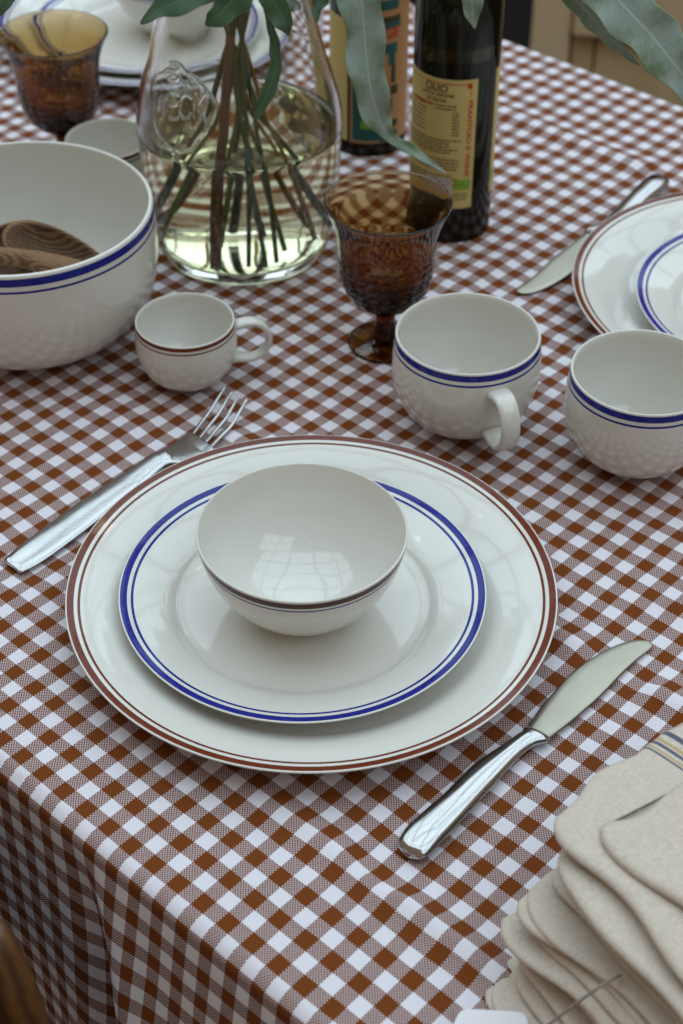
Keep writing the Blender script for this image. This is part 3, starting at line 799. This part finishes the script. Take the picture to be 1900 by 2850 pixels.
# long drooping leaf in the middle
blade(1, [L(800, -190, 1.055), L(818, -80, 1.045), L(832, 20, 1.035), L(840, 120, 1.025), L(852, 210, 1.015), L(874, 280, 1.01), L(897, 315, 1.005), L(935, 340, 1.0), L(980, 368, 0.995), L(1024, 398, 0.99)],
      [pw(24, 1.05), pw(52, 1.05), pw(52, 1.05), pw(47, 1.04), pw(44, 1.03), pw(32, 1.02), pw(11, 1.0), pw(16, 1.0), pw(10, 1.0), .0002], M_LEAF, wave=.0022, nwave=6, tilt=lambda t: 0.15 if t < .68 else 1.0 * min(1, (t - .68) / .08) * -0.4, curl=.16, seed=3)
blade(2, [L(1100, -260, 1.02), L(1095, -150, 1.02), L(1088, -60, 1.015), L(1084, 10, 1.01), L(1090, 66, 1.005)], [pw(14, 1.02), pw(40, 1.02), pw(42, 1.02), pw(26, 1.02), .0003], M_LEAF, wave=.0016, nwave=4, tilt=.1, curl=.15, seed=5)
# right: a broad leaf and a narrow one, close to the viewer
blade(3, [L(1230, -200, .99), L(1330, -90, .97), L(1420, 0, .955), L(1490, 75, .945), L(1560, 160, .935), L(1640, 270, .93), L(1680, 360, .93)],
      [pw(18, .97), pw(55, .96), pw(66, .95), pw(60, .94), pw(52, .94), pw(36, .93), .0003], M_LEAF, wave=.0026, nwave=5, tilt=-.12, curl=.10, seed=8)
blade(5, [L(1220, -130, .985), L(1290, -40, .975), L(1345, 25, .968), L(1390, 75, .962), L(1432, 118, .957), L(1468, 150, .953)],
      [pw(8, .98), pw(24, .97), pw(26, .97), pw(20, .96), pw(11, .96), .0006], M_LEAF, wave=.0010, nwave=5, tilt=.35, curl=.12, seed=9)
# leaves round the neck of the vase, greener, facing up
UPF = (0.1, -.35, .6)
blade(0, [L(560, -60, 1.03), L(500, -38, 1.02), L(430, -6, 1.01), L(365, 22, 1.005), L(322, 56, 1.0)], [pw(18, 1.0), pw(34, 1.0), pw(38, 1.0), pw(24, 1.0), .0003], M_LEAF_DARK, wave=.0012, nwave=3, tilt=.25, curl=.10, seed=12)
blade(7, [L(590, -70, 1.02), L(560, -30, 1.01), L(525, 10, 1.005), L(490, 45, 1.0), L(470, 56, 1.0)], [pw(16, 1.0), pw(36, 1.0), pw(40, 1.0), pw(22, 1.0), .0003], M_LEAF_DARK, wave=.0014, nwave=3, tilt=-.2, curl=.12, seed=13)
blade(4, [L(600, -70, 1.02), L(618, -20, 1.01), L(640, 25, 1.005), L(655, 58, 1.0), L(662, 82, 1.0)], [pw(14, 1.0), pw(30, 1.0), pw(34, 1.0), pw(20, 1.0), .0003], M_LEAF_DARK, wave=.0015, nwave=2, tilt=.3, curl=.14, seed=14)
blade(6, [L(620, -60, 1.03), L(640, -25, 1.02), L(662, 2, 1.01), L(682, 14, 1.0), L(690, 22, 1.0)], [pw(10, 1.0), pw(20, 1.0), pw(20, 1.0), pw(14, 1.0), .0003], M_LEAF, wave=.0014, nwave=2, tilt=.3, curl=.2, seed=15)
blade(9, [L(610, 20, 1.02), L(622, 62, 1.012), L(632, 110, 1.008), L(632, 160, 1.004), L(618, 205, 1.0), L(598, 250, .998), L(582, 284, .996)], [pw(6, 1.0), pw(10, 1.0), pw(14, 1.0), pw(16, 1.0), pw(20, 1.0), pw(12, 1.0), .0003], M_LEAF_DARK, stalk=False, wave=.0010, nwave=5, tilt=.2, curl=.15, seed=16)
tube("stalk", [p - fronds[9][1] for p in catmull([fronds[9][2], L(605, -40, 1.03), L(610, 20, 1.02)], 8)], .0012, .0008, M_STEM_GREEN, fronds[9][0], 7)
blade(10, [L(735, -80, 1.05), L(742, -40, 1.045), L(738, -5, 1.04), L(728, 25, 1.035), L(730, 50, 1.03)], [pw(8, 1.0), pw(22, 1.0), pw(26, 1.0), pw(14, 1.0), .0003], M_LEAF_DARK, wave=.002, nwave=3, tilt=.4, curl=.3, seed=17)
blade(11, [L(120, -150, 1.0), L(70, -90, .98), L(28, -40, .97), L(4, 0, .965), L(-12, 46, .96)], [pw(14, 1.0), pw(34, 1.0), pw(36, 1.0), pw(26, 1.0), .0003], M_LEAF_DARK, wave=.0015, nwave=3, tilt=-.2, curl=.12, seed=18)

# ------------------------------------------------------------------ bottles with printed labels
BR = .0306
BOT = [(0, .004), (.018, .003), (.0255, .0006), (.0285, 0), (.0300, .0012), (.0306, .0042), (.0306, .060), (.0306, .120), (.0306, .168), (.0303, .178), (.0288, .190), (.0240, .203), (.0178, .214), (.0142, .226), (.0132, .245), (.0132, .272), (.0, .272)]
def bottle(loc, label):
    e = empty("oil_bottle", loc); tag(e, label, "bottle")
    Pp = np.vstack([catmull(BOT[:7], 5), np.array(BOT[7:8]), catmull(BOT[8:16], 5), np.array([[0, .272]])])
    lathe("glass_body", Pp, M_DARKGLASS, e, 96, raw=True)
    lathe("cap", [(0, .268), (.0146, .268), (.0150, .270), (.0150, .296), (.0142, .2985), (0, .2985)], M_CAP, e, 48, raw=True)
    return e
def patch(name, parent, r, a0, a1, z0, z1, mat, th=.00018, n=None):
    """sheet wrapped on the bottle wall between two angles and two heights"""
    n = n or max(2, int(abs(a1 - a0) / R_(4)) + 1); V, F = [], []
    for i in range(n + 1):
        a = a0 + (a1 - a0) * i / n
        for rr in (r, r + th):
            for z in (z0, z1): V.append((rr * math.cos(a), rr * math.sin(a), z))
    for i in range(n):
        b_ = i * 4; c_ = b_ + 4
        F += [(b_ + 2, c_ + 2, c_ + 3, b_ + 3), (b_ + 1, c_ + 1, c_, b_), (b_ + 3, c_ + 3, c_ + 1, b_ + 1), (b_, c_, c_ + 2, b_ + 2)]
    F += [(0, 2, 3, 1), (n * 4 + 1, n * 4 + 3, n * 4 + 2, n * 4)]
    return mk(name, V, F, mat, parent, None, False)
def text_on(name, parent, s, r, a0, z0, h, mat, vertical=False, aspect=1.0, offset=0.0):
    cu = bpy.data.curves.new("lettering", 'FONT'); cu.body = s; cu.size = 1.0; cu.align_x = 'CENTER'; cu.align_y = 'CENTER'; cu.offset = offset
    to = bpy.data.objects.new("lettering", cu); COL.objects.link(to)
    dg = bpy.context.evaluated_depsgraph_get(); me = to.evaluated_get(dg).to_mesh()
    vs2 = [tuple(v.co) for v in me.vertices]; fs = [tuple(p.vertices) for p in me.polygons]
    to.evaluated_get(dg).to_mesh_clear(); bpy.data.objects.remove(to); bpy.data.curves.remove(cu)
    V = []
    for x, y, _ in vs2:
        x, y = x * h * aspect, y * h
        if vertical: x, y = y, -x
        a = a0 + x / r; V.append((r * math.cos(a), r * math.sin(a), z0 + y))
    return mk(name, V, fs, mat, parent, None, False)
def lines_on(name, parent, r, a0, a1, zs, h, mat, seed, fill=.9):
    """rows of print too small to read"""
    rg = np.random.default_rng(seed); V, F = [], []
    for z in zs:
        a = a0; end = a0 + (a1 - a0) * rg.uniform(.72, 1.0)
        while a < end:
            w_ = rg.uniform(.0010, .0042) / r; b_ = min(a + w_, end)
            k = len(V)
            for aa in (a, b_):
                for zz_ in (z, z + h): V.append((r * math.cos(aa), r * math.sin(aa), zz_))
            F.append((k, k + 2, k + 3, k + 1)); a = b_ + .0007 / r
    return mk(name, V, F, mat, parent, None, False)
B1 = (.0796, 1.1102)
bo1 = bottle((B1[0], B1[1], 0), "dark oil bottle with a cream label headed OLIO, right of the vase")
def c1_(px, py): return oncyl(B1[0], B1[1], BR + .0003, px, py)
aR, zT = c1_(1099, 181); _, zB = c1_(1087, 473)
a00 = math.atan2(-B1[1], -B1[0]); aL = a00 - R_(86)
lb = patch("back_label", bo1, BR + .00003, aL, aR, zB, zT, M_PAPER)
RT = BR + .00034
def z_at(a, py):   # height on the wall at angle a for a picture row
    lo, hi = -.02, .25
    for _ in range(40):
        m_ = (lo + hi) / 2; P_ = np.array([B1[0] + BR * math.cos(a), B1[1] + BR * math.sin(a), m_]) - CAMP
        yy = 1176 - FPX * (P_ @ UP) / (P_ @ FWD)
        if yy > py: lo = m_
        else: hi = m_
    return lo
def zoomB(x, y): return (1130 + x * 210 / 1568) * .82526, (200 + y * 200 / 1493) * .82526
aO, zO = c1_(*zoomB(620, 340))
text_on("lettering", lb, "OLIO", RT, aO, zO + .0006, .0076, M_INK, aspect=.98, offset=.02)
aX, zX = c1_(*zoomB(640, 465)); text_on("lettering", lb, "EXTRA VERGINE", RT, aX, zX, .0034, M_INK, aspect=1.0, offset=.02)
aX, zX = c1_(*zoomB(620, 575)); text_on("lettering", lb, "DI OLIVA", RT, aX, zX, .0037, M_INK, aspect=1.0, offset=.02)
a_, z_ = c1_(*zoomB(560, 670)); a2_, _ = c1_(*zoomB(205, 520)); patch("red_heading", lb, RT - .0001, a2_, a_, z_ - .0005, z_ + .0011, M_RED, .0001)
ah, zh = c1_(*zoomB(1345, 300))
patch("red_border", lb, RT - .0001, aL + R_(6), ah, zh + .0012, zh + .0018, M_RED, .0001)
patch("red_corner", lb, RT - .0001, ah - R_(4), ah + R_(2.5), zh - .0018, zh + .0022, M_RED, .0001)
patch("red_border", lb, RT - .0001, ah + R_(1.0), ah + R_(1.8), zh - .009, zh - .002, M_RED, .0001)
text_on("lettering", lb, "FRANTOIO E VIGNE", RT, ah + R_(1), zh - .0405, .0047, M_RED, True, 1.42, .03)
az0 = aL + R_(14); az1 = ah - R_(18)
lines_on("small_print", lb, RT, az0, az0 + R_(34), [zO - .014 - k * .0033 for k in range(7)], .0010, M_INK, 1)
lines_on("small_print", lb, RT, aO + R_(0), az1 + R_(8), [zO - .0125, zO - .0150], .0010, M_INK, 2)
lines_on("small_print", lb, RT, az1 - R_(4), az1 + R_(7), [zO - .0178 - k * .0024 for k in range(8)], .0010, M_INK, 3)
lines_on("small_print", lb, RT, az0 - R_(6), az1 + R_(10), [zO - .0392 - k * .0024 for k in range(5)], .0010, M_INK, 4)
lines_on("small_print", lb, RT, az0 + R_(10), az1 + R_(9), [zO - .0545 - k * .0024 for k in range(4)], .0010, M_INK, 5)
lines_on("small_print", lb, RT, az0 - R_(6), az1 + R_(12), [zO - .0672 - k * .0024 for k in range(4)], .0010, M_INK, 6)
def zoomC(x, y): return (1130 + x * 210 / 1568) * .82526, (380 + y * 200 / 1493) * .82526
ga0, gz1 = c1_(*zoomC(980, 905)); ga1, gz1b = c1_(*zoomC(1325, 870)); _, gz0 = c1_(*zoomC(1150, 1105))
gm = patch("organic_leaf_mark", lb, RT - .0001, ga0, ga1, gz0, gz1, M_GREENP, .0001)
for k in range(12):         # ring of stars shaped as a leaf
    t = 2 * math.pi * k / 12; a = (ga0 + ga1) / 2 + math.cos(t) * (ga1 - ga0) * .33; z = (gz0 + gz1) / 2 + math.sin(t) * (gz1 - gz0) * .30 + math.cos(t) * .001
    patch("star", gm, RT + .00003, a - .008, a + .008, z - .00028, z + .00028, M_STAR, .00005, 1)
wa0, _ = c1_(*zoomC(590, 900)); wa1, _ = c1_(*zoomC(935, 900))
bc = patch("pale_sticker", lb, RT - .0001, wa0 - .25, wa1, gz0 - .010, gz1 + .001, M_LILAC, .0001)
lines_on("small_print", lb, RT, ga0, ga1, [gz0 - .004, gz0 - .0062, gz0 - .0084], .0009, M_INK, 8)
aF0 = a00 + R_(66)
fl1 = patch("front_label", bo1, BR + .00003, aF0, aF0 + R_(120), zB + .004, zT + .001, M_PAPER)
patch("green_stripe", fl1, BR + .0002, aF0 + R_(2), aF0 + R_(9), zB + .014, zB + .022, M_GREENP, .0001)
patch("oil_line", bo1, BR + .00002, a00 - R_(75), a00 + R_(55), zT + .0120, zT + .0215, M_OILBAND, .00003)

B2 = (.0195, 1.240)
bo2 = bottle((B2[0], B2[1], 0), "dark oil bottle with a teal and tan picture label, partly behind the long leaf")
def c2_(px, py): return oncyl(B2[0], B2[1], BR + .0003, px, py)
b00 = math.atan2(-B2[1], -B2[0])
aTL, zTB = c2_(803, 325)
_, zTop2 = c2_(835, -40)
tl = patch("picture_label", bo2, BR + .00003, aTL, b00 + R_(86), zTB, zTop2, M_TAN)
patch("teal_field", tl, BR + .0002, aTL + R_(3.5), b00 + R_(18), zTB + .0022, zTB + .060, M_TEAL, .0001)
a_, z_ = c2_(842, 288); patch("organic_leaf_mark", tl, BR + .0003, a_ - R_(9), a_ + R_(12), z_ - .0035, z_ + .0035, M_GREENP, .0001)
ga, gz = c2_(893, 78); text_on("lettering", tl, "GE", BR + .00045, ga + R_(6), gz, .0115, M_RED, False, .95, .03)
for (px, py, dw, dh, mt) in ((893, 12, 40, .004, M_TEAL), (898, 44, 40, .0022, M_INK), (898, 58, 40, .003, M_TEAL), (893, 112, 34, .004, M_TEAL), (900, 135, 13, .005, M_TEAL), (903, 168, 9, .008, M_INK), (905, 205, 14, .004, M_INK),
                             (895, 240, 10, .005, M_TEAL), (893, 285, 34, .003, M_INK), (893, 312, 34, .004, M_TEAL)):
    a_, z_ = c2_(px, py); patch("printed_shape", tl, BR + .0002, a_ - R_(dw * .45), min(a_ + R_(dw * .45), b00 + R_(84)), z_ - dh, z_ + dh, mt, .0001)
aC0, zC = c2_(786, 40); _, zCB = c2_(786, 318)
patch("back_label", bo2, BR + .00003, b00 - R_(95), aTL - R_(5), zCB, zC, M_PAPER)

# ------------------------------------------------------------------ cutlery
def station_mesh(name, st, mat, parent, th, z0, ea=0.55, n=12, eb_=0.8):
    """st: list of (left xy, right xy) across the piece, th: thickness along it"""
    Ls = catmull([s[0] for s in st], 6); Rs = catmull([s[1] for s in st], 6); m_ = len(Ls)
    TH = np.interp(np.linspace(0, 1, m_), np.linspace(0, 1, len(th)), th)
    Z0 = np.interp(np.linspace(0, 1, m_), np.linspace(0, 1, len(z0)), z0)
    V, F = [], []
    for i in range(m_):
        c = (Ls[i] + Rs[i]) / 2; h = (Rs[i] - Ls[i]) / 2
        for k in range(n):
            t = 2 * math.pi * k / n; cs, sn = math.cos(t), math.sin(t)
            a = math.copysign(abs(cs) ** ea, cs); b_ = math.copysign(abs(sn) ** eb_, sn)
            V.append((c[0] + h[0] * a, c[1] + h[1] * a, Z0[i] + TH[i] / 2 * (1 + b_)))
    for i in range(m_ - 1):
        for k in range(n):
            k2 = (k + 1) % n; F.append((i * n + k, i * n + k2, (i + 1) * n + k2, (i + 1) * n + k))
    F.append(tuple(range(n))[::-1]); F.append(tuple((m_ - 1) * n + k for k in range(n)))
    return mk(name, V, F, mat, parent)
def Kz(x, y, z=.004): p = onz((1050 + x * 850 / 1568) * .82526, (1700 + y * 1150 / 2121) * .82526, z); return np.array([p[0], p[1]])
KB = np.array([*onz(925, 1965)[:2]])
kn = empty("table_knife", (KB[0], KB[1], .0012)); tag(kn, "steel table knife lying right of the foreground plates", "knife")
HS = [((122, 1235), (150, 1262)), ((108, 1185), (250, 1268)), ((170, 1098), (330, 1195)), ((300, 965), (430, 1085)), ((440, 815), (545, 955)), ((580, 715), (670, 805)), ((700, 640), (775, 715)), ((740, 628), (830, 690)), ((745, 610), (880, 672)), ((768, 590), (888, 655))]
HS = [((122, 1232), (160, 1262)), ((106, 1190), (245, 1275)), ((165, 1105), (330, 1200)), ((340, 950), (465, 1055)), ((490, 800), (602, 898)), ((628, 705), (718, 770)), ((712, 648), (790, 710)), ((738, 632), (828, 692)), ((748, 612), (876, 678)), ((764, 596), (888, 656))]
hst = [(Kz(*a) - KB, Kz(*b_) - KB) for a, b_ in HS]
station_mesh("handle", hst, M_STEEL, kn, [.002, .0074, .0088, .0084, .0074, .0066, .0066, .0070, .0066, .0036], [.001, .0, .0, .0, .0, .0004, .0006, .0004, .0004, .0012], ea=1.0, n=32, eb_=1.0)
BS = [((768, 592), (888, 652)), ((800, 545), (925, 622)), ((870, 450), (1000, 562)), ((1010, 300), (1150, 430)), ((1130, 215), (1250, 322)), ((1240, 160), (1335, 240)), ((1330, 136), (1392, 195)), ((1385, 140), (1416, 170)), ((1405, 150), (1412, 160))]
station_mesh("blade", [(Kz(*a) - KB, Kz(*b_) - KB) for a, b_ in BS], M_BLADE, kn, [.0026, .0022, .0019, .0017, .0015, .0013, .0012, .0010, .0006], [.0010, .0010, .0008, .0006, .0004, .0003, .0003, .0003, .0003], n=10)
# the other knife: same piece, turned, half under the right plate
k2 = copy_tree(kn); tag(k2, "steel table knife at the right with its bright blade showing left of the brown-rimmed plate", "knife")
tipA = Kz(1412, 160); h0 = onz(1527, 413, .004)[:2]; t0 = onz(1128, 707, .004)[:2]
va = tipA - KB; vb = t0 - h0
rot = math.atan2(vb[1], vb[0]) - math.atan2(va[1], va[0])
k2.rotation_euler = (0, 0, rot); k2.location = (h0[0], h0[1], .0012)

def Fz(x, y, z): p = onz(x / 1.6505 * .82526, (700 + y / 1.65) * .82526, z); return p
FB = onz(45, 1290); fk = empty("fork", (FB[0], FB[1], .0012)); tag(fk, "steel four-tined fork lying left of the foreground plates, partly under the rim", "fork")
FBv = np.array([FB[0], FB[1], .0012])
FS = [((22, 1424), (88, 1470)), ((24, 1408), (112, 1468)), ((110, 1335), (215, 1412)), ((300, 1195), (395, 1280)), ((440, 1098), (520, 1178)), ((560, 1020), (628, 1092)), ((650, 962), (712, 1020)), ((705, 928), (762, 978)), ((745, 905), (800, 968)), ((790, 880), (868, 962)), ((838, 846), (935, 935)), ((872, 822), (985, 898))]
fz0 = [.0005, .0, .0, .0, .0008, .002, .0045, .0062, .0066, .0052, .0036, .0036]
fst = []
for i, (a, b_) in enumerate(FS):
    z = fz0[i] + .003; fst.append((Fz(*a, z)[:2] - FB[:2], Fz(*b_, z)[:2] - FB[:2]))
station_mesh("handle", fst, M_STEEL, fk, [.0016, .0034, .0036, .0036, .0034, .0032, .0034, .0032, .0026, .0022, .0020, .0018], fz0, ea=.8, n=24, eb_=1.0)
for (rx, ry), (mx, my), (tx, ty) in (((884, 838), (962, 735), (1033, 622)), ((914, 858), (998, 752), (1067, 642)), ((944, 876), (1034, 770), (1100, 658)), ((972, 893), (1066, 795), (1136, 674))):
    P = catmull([Fz(rx - 22, ry + 20, .0050), Fz(rx, ry, .0050), Fz((rx + mx) / 2, (ry + my) / 2, .0060), Fz(mx, my, .0085), Fz((mx + tx) / 2, (my + ty) / 2, .0125), Fz(tx, ty, .0175)], 6)
    sc = [(1.0 - .42 * i / len(P), 1.0 - .35 * i / len(P)) for i in range(len(P))]; sc[-1] = (.3, .3)
    sweep("tine", P - FBv, superell(.00155, .00105, 12, .8), M_STEEL, fk, scale=sc)

# ------------------------------------------------------------------ stack of linen napkins
NAP = [   # (corner px, z of its top sheet, folds below it, ...) each napkin is a thing, each fold a part
]
def fold(parent, base, u0, v0, z, th, length, depth, seed, sag=0.0, round_=.004, vslope=0.0, endsag=0.0, bow=0.0):
    """folded double sheet: rounded front edge along u, end at u0, running back along v"""
    rg = np.random.default_rng(seed); ph = rg.uniform(0, 6.3, 8)
    nuu, V, F = 46, [], []
    prof = []
    for k in range(9):                                   # front bulge from underside to top
        a = -math.pi / 2 + math.pi * k / 8
        prof.append((-math.cos(a) * th * .75, math.sin(a) * th / 2))
    back = [(d, th / 2) for d in np.linspace(.006, depth, 22)]
    under = [(d, -th / 2) for d in np.linspace(depth, .006, 22)]
    prof = prof + back + under; npf = len(prof)
    for i in range(nuu):
        t = i / (nuu - 1); u = u0 + length * (t ** 1.35)
        du = u - u0
        end = min(1.0, du / round_) if round_ > 0 else 1.0; fat = math.sqrt(max(0.0, 1 - (1 - end) ** 2)) * .75 + .25
        wv = .0030 * math.sin(du * 34 + ph[0]) + .0018 * math.sin(du * 83 + ph[1]) + .010 * math.exp(-du / .006) - 0.75 * du * du
        dz0 = -endsag * math.exp(-du / .03) + .0014 * math.sin(du * 45 + ph[2])
        for d, hgt in prof:
            dz = dz0 + .0010 * math.sin(d * 60 + ph[3] + du * 18) * min(1, max(0, d) / .03) - sag * max(0, d)
            vx = v0 + vslope * du + (wv + .75 * du * du) * math.exp(-max(0, d) / .03) - .75 * du * du + d
            dz -= bow * max(0.0, d - .045) ** 2
            skew = .05 * max(0, d) * math.sin(ph[4]) + .0030 * math.sin(d * 52 + ph[5]) + .0015 * math.sin(d * 140 + ph[6])
            V.append((u + skew - base[0], vx - base[1], z + hgt * fat + dz - base[2]))
    for i in range(nuu - 1):
        for k in range(npf):
            k2 = (k + 1) % npf; F.append((i * npf + k, (i + 1) * npf + k, (i + 1) * npf + k2, i * npf + k2))
    F.append(tuple(range(npf))); F.append(tuple((nuu - 1) * npf + k for k in range(npf))[::-1])
    o = mk("fold", V, F, M_LINEN, parent)
    return o
NROT = ALPHA + R_(-6)
NA = np.array([math.cos(NROT), math.sin(NROT), 0]); NBv = np.array([-math.sin(NROT), math.cos(NROT), 0])
def nuv(p): d = np.asarray(p) - ORG; return float(d @ NA), float(d @ NBv)
napkins = [
    ("topmost linen napkin of the stack, with navy woven stripes at its back", [((1375, 1912), .0830, .0056, 0), ((1250, 1888), .0772, .0056, 0), ((1238, 1962), .0712, .0056, .006)]),
    ("linen napkin with thick rounded folds just under the topmost one", [((1420, 2062), .0650, .0072, 0), ((1392, 2096), .0578, .0060, .001)]),
    ("linen napkin fanned into thin folds in the middle of the stack", [((1228, 2008), .0516, .0040, 0), ((1192, 2040), .0474, .0042, .001), ((1172, 2068), .0430, .0044, .001), ((1206, 2098), .0384, .0048, .002), ((1146, 2118), .0334, .0048, .001)]),
    ("linen napkin with two broad front folds below the fanned one", [((1216, 2172), .0284, .0054, .001), ((1284, 2232), .0228, .0062, 0)]),
    ("lower linen napkin, second from the bottom of the stack", [((1156, 2196), .0164, .0044, .001), ((1170, 2232), .0118, .0042, .001)]),
    ("lowest linen napkin of the stack, resting on the gingham cloth", [((1118, 2262), .0076, .0036, .001), ((1084, 2296), .0038, .0036, .0)]),
]
sd = 100
for lab, folds in napkins:
    zmin_ = min(f[1] for f in folds)
    u_, v_ = nuv(onz(*folds[-1][0], folds[-1][1])); base = (u_, v_, max(0, zmin_ - .003))
    e = empty("napkin", tuple(ORG + NA * u_ + NBv * v_ + np.array([0, 0, base[2]])), NROT); tag(e, lab, "napkin", "stacked linen napkins")
    for (px, z, th, es) in folds:
        u_, v_ = nuv(onz(*px, z)); sd += 1
        fold(e, base, u_, v_, z - th / 2, th, .30, .15, sd, endsag=es, vslope=.03 * math.sin(sd * 1.7), bow=2.2 * min(1, z / .05), round_=.012)


# price tag and its string
tg = empty("price_tag", tuple(onz(1120, 2350, .0)))
tag(tg, "blank white tag with rounded corners at the bottom edge beside the napkins", "tag")
tb = onz(1120, 2350, .0)
cc = [onz(1058, 2316, .012), onz(1208, 2325, .012), onz(1222, 2420, .006), onz(1010, 2420, .006)]
out = []
for i in range(4):
    p0, p1_, p2_ = cc[i - 1], cc[i], cc[(i + 1) % 4]
    d0 = (p0 - p1_) / np.linalg.norm(p0 - p1_); d2 = (p2_ - p1_) / np.linalg.norm(p2_ - p1_)
    for t in np.linspace(0, 1, 6):
        a = p1_ + d0 * .004; b_ = p1_ + d2 * .004; out.append((1 - t) ** 2 * a + 2 * t * (1 - t) * p1_ + t * t * b_)
V = [p - tb for p in out] + [p - tb - np.array([0, 0, .0006]) for p in out]; n_ = len(out)
F = [tuple(range(n_))[::-1], tuple(range(n_, 2 * n_))] + [(k, (k + 1) % n_, n_ + (k + 1) % n_, n_ + k) for k in range(n_)]
mk("card", V, F, M_CARD, tg, None, False)
stp = catmull([onz(1190, 2400, .011), onz(1235, 2372, .020), onz(1300, 2322, .034), onz(1375, 2268, .050), onz(1425, 2240, .050)], 8)
sweep("string", stp - tb, circle(.0007, 7), M_STRING, tg)

# ------------------------------------------------------------------ chair pushed in at the near left corner
VC = -.072
def onv(px, py, v):                 # pixel ray meets the upright plane parallel to the table edge at v
    d = ray(px, py); t = (v - float((CAMP - ORG) @ EB)) / float(d @ EB); p = CAMP + t * d
    return float((p - ORG) @ EA), float(p[2])
r_ = [onv(*p, VC) for p in ((-45, 2125), (-18, 2150), (8, 2190), (32, 2240), (58, 2300), (86, 2380), (108, 2460), (124, 2550))]
uR, zR = r_[-1]; uL = r_[0][0] - .30; zt_ = r_[0][1]
outl = [(uL - .012, zR)] + [(uL - .008, zR + .06), (uL, zt_ - .07), (uL + .02, zt_ - .025), (uL + .05, zt_ - .004), (uL + .10, zt_ + .004)] + [(r_[0][0] - .07, zt_ + .010), (r_[0][0] - .03, zt_ + .006)] + r_
oc = catmull(outl, 5); base = (uL + .15, VC, FLOOR_Z)
ch = empty("wooden_chair", tuple(tw(*base)), ALPHA); tag(ch, "brown wooden chair whose rounded back shows in the lower left corner", "chair")
sec = [(-.010, .975), (-.0085, .988), (-.004, .997), (.004, .997), (.0085, .988), (.010, .975)]
cu_, cz_ = oc[:, 0].mean(), zR
V, F = [], []; no = len(oc)
for dv, k in sec:
    for (u_, z_) in oc: V.append((cu_ + (u_ - cu_) * k - base[0], dv, cz_ + (z_ - cz_) * k - base[2]))
for i in range(len(sec) - 1):
    for k in range(no - 1): F.append((i * no + k, i * no + k + 1, (i + 1) * no + k + 1, (i + 1) * no + k))
F.append(tuple(range(no))[::-1]); F.append(tuple((len(sec) - 1) * no + k for k in range(no)))
F.append(tuple(i * no for i in range(len(sec)))); F.append(tuple(i * no + no - 1 for i in range(len(sec)))[::-1])
mk("backrest", V, F, M_CHAIR, ch)
SZ = -FLOOR_Z - .30; hw_ = (uR - uL) / 2; um = (uR + uL) / 2 - base[0]
ring = [np.array([um + hw_ * math.copysign(abs(math.cos(t)) ** .5, math.cos(t)), .21 + .20 * math.copysign(abs(math.sin(t)) ** .5, math.sin(t)), SZ]) for t in np.linspace(0, 2 * math.pi, 48, endpoint=False)]
cen = np.array([um, .21, SZ]); nr = 48; V, F = [], []
for s_, zo in ((.97, -.030), (1.0, -.024), (1.0, -.007), (.975, .0), (.90, .0), (.5, -.006)):
    for p in ring: V.append(cen + (p - cen) * np.array([s_, s_, 1]) + np.array([0, 0, zo]))
for i in range(5):
    for k in range(nr): k2_ = (k + 1) % nr; F.append((i * nr + k, i * nr + k2_, (i + 1) * nr + k2_, (i + 1) * nr + k))
F.append(tuple(range(nr))[::-1]); F.append(tuple(5 * nr + k for k in range(nr)))
mk("seat", V, F, M_CHAIR, ch)
for su in (-1, 1):
    uu = um + su * (hw_ - .03)
    tube("leg", [np.array([uu, .37, SZ - .02]), np.array([uu + su * .015, .38, 0])], .017, .013, M_CHAIR, ch, 12)
    tube("leg", [np.array([uu, .010, zR - FLOOR_Z + .02]), np.array([uu, .012, SZ]), np.array([uu + su * .01, -.03, 0])], .014, .013, M_CHAIR, ch, 12)

# ------------------------------------------------------------------ pale wooden cabinet behind the table
CY = 2.25
xl = ony(1224, 40, CY)[0]; xs = ony(1362, 100, CY)[0]; zt = ony(1500, 6, CY)[2]
cab = empty("wooden_cabinet", (xl, CY, FLOOR_Z), R_(-10)); tag(cab, "pale wooden panelled cabinet standing beyond the table at the upper right", "cabinet")
H_ = zt - FLOOR_Z
pwid = xs - xl
box("side_post", (0, -.012, 0), (pwid * .62, .30, H_ + .30), M_PINE, cab, .004)
for k in range(4):
    a = pwid * .62 + .003 + k * .22 if k else pwid * .62 + .003
    a = pwid * .62 + .003 if k == 0 else pwid + .003 + (k - 1) * .30
    b_ = pwid if k == 0 else a + .297
    box("panel_board", (a, 0, 0), (b_, .30, H_ - .04), M_PINE, cab, .003)
box("rail", (pwid * .62 + .003, -.02, H_ - .037), (pwid + .9, .30, H_ + .30), M_PINE, cab, .004)
bk = mk("back_wall", [(-4, 4.2, FLOOR_Z), (4, 4.2, FLOOR_Z), (4, 4.2, 1.0), (-4, 4.2, 1.0)], [(3, 2, 1, 0)], M_FLOOR, None, None, False)
tag(bk, "dark wall far behind the table", None, None, "structure")
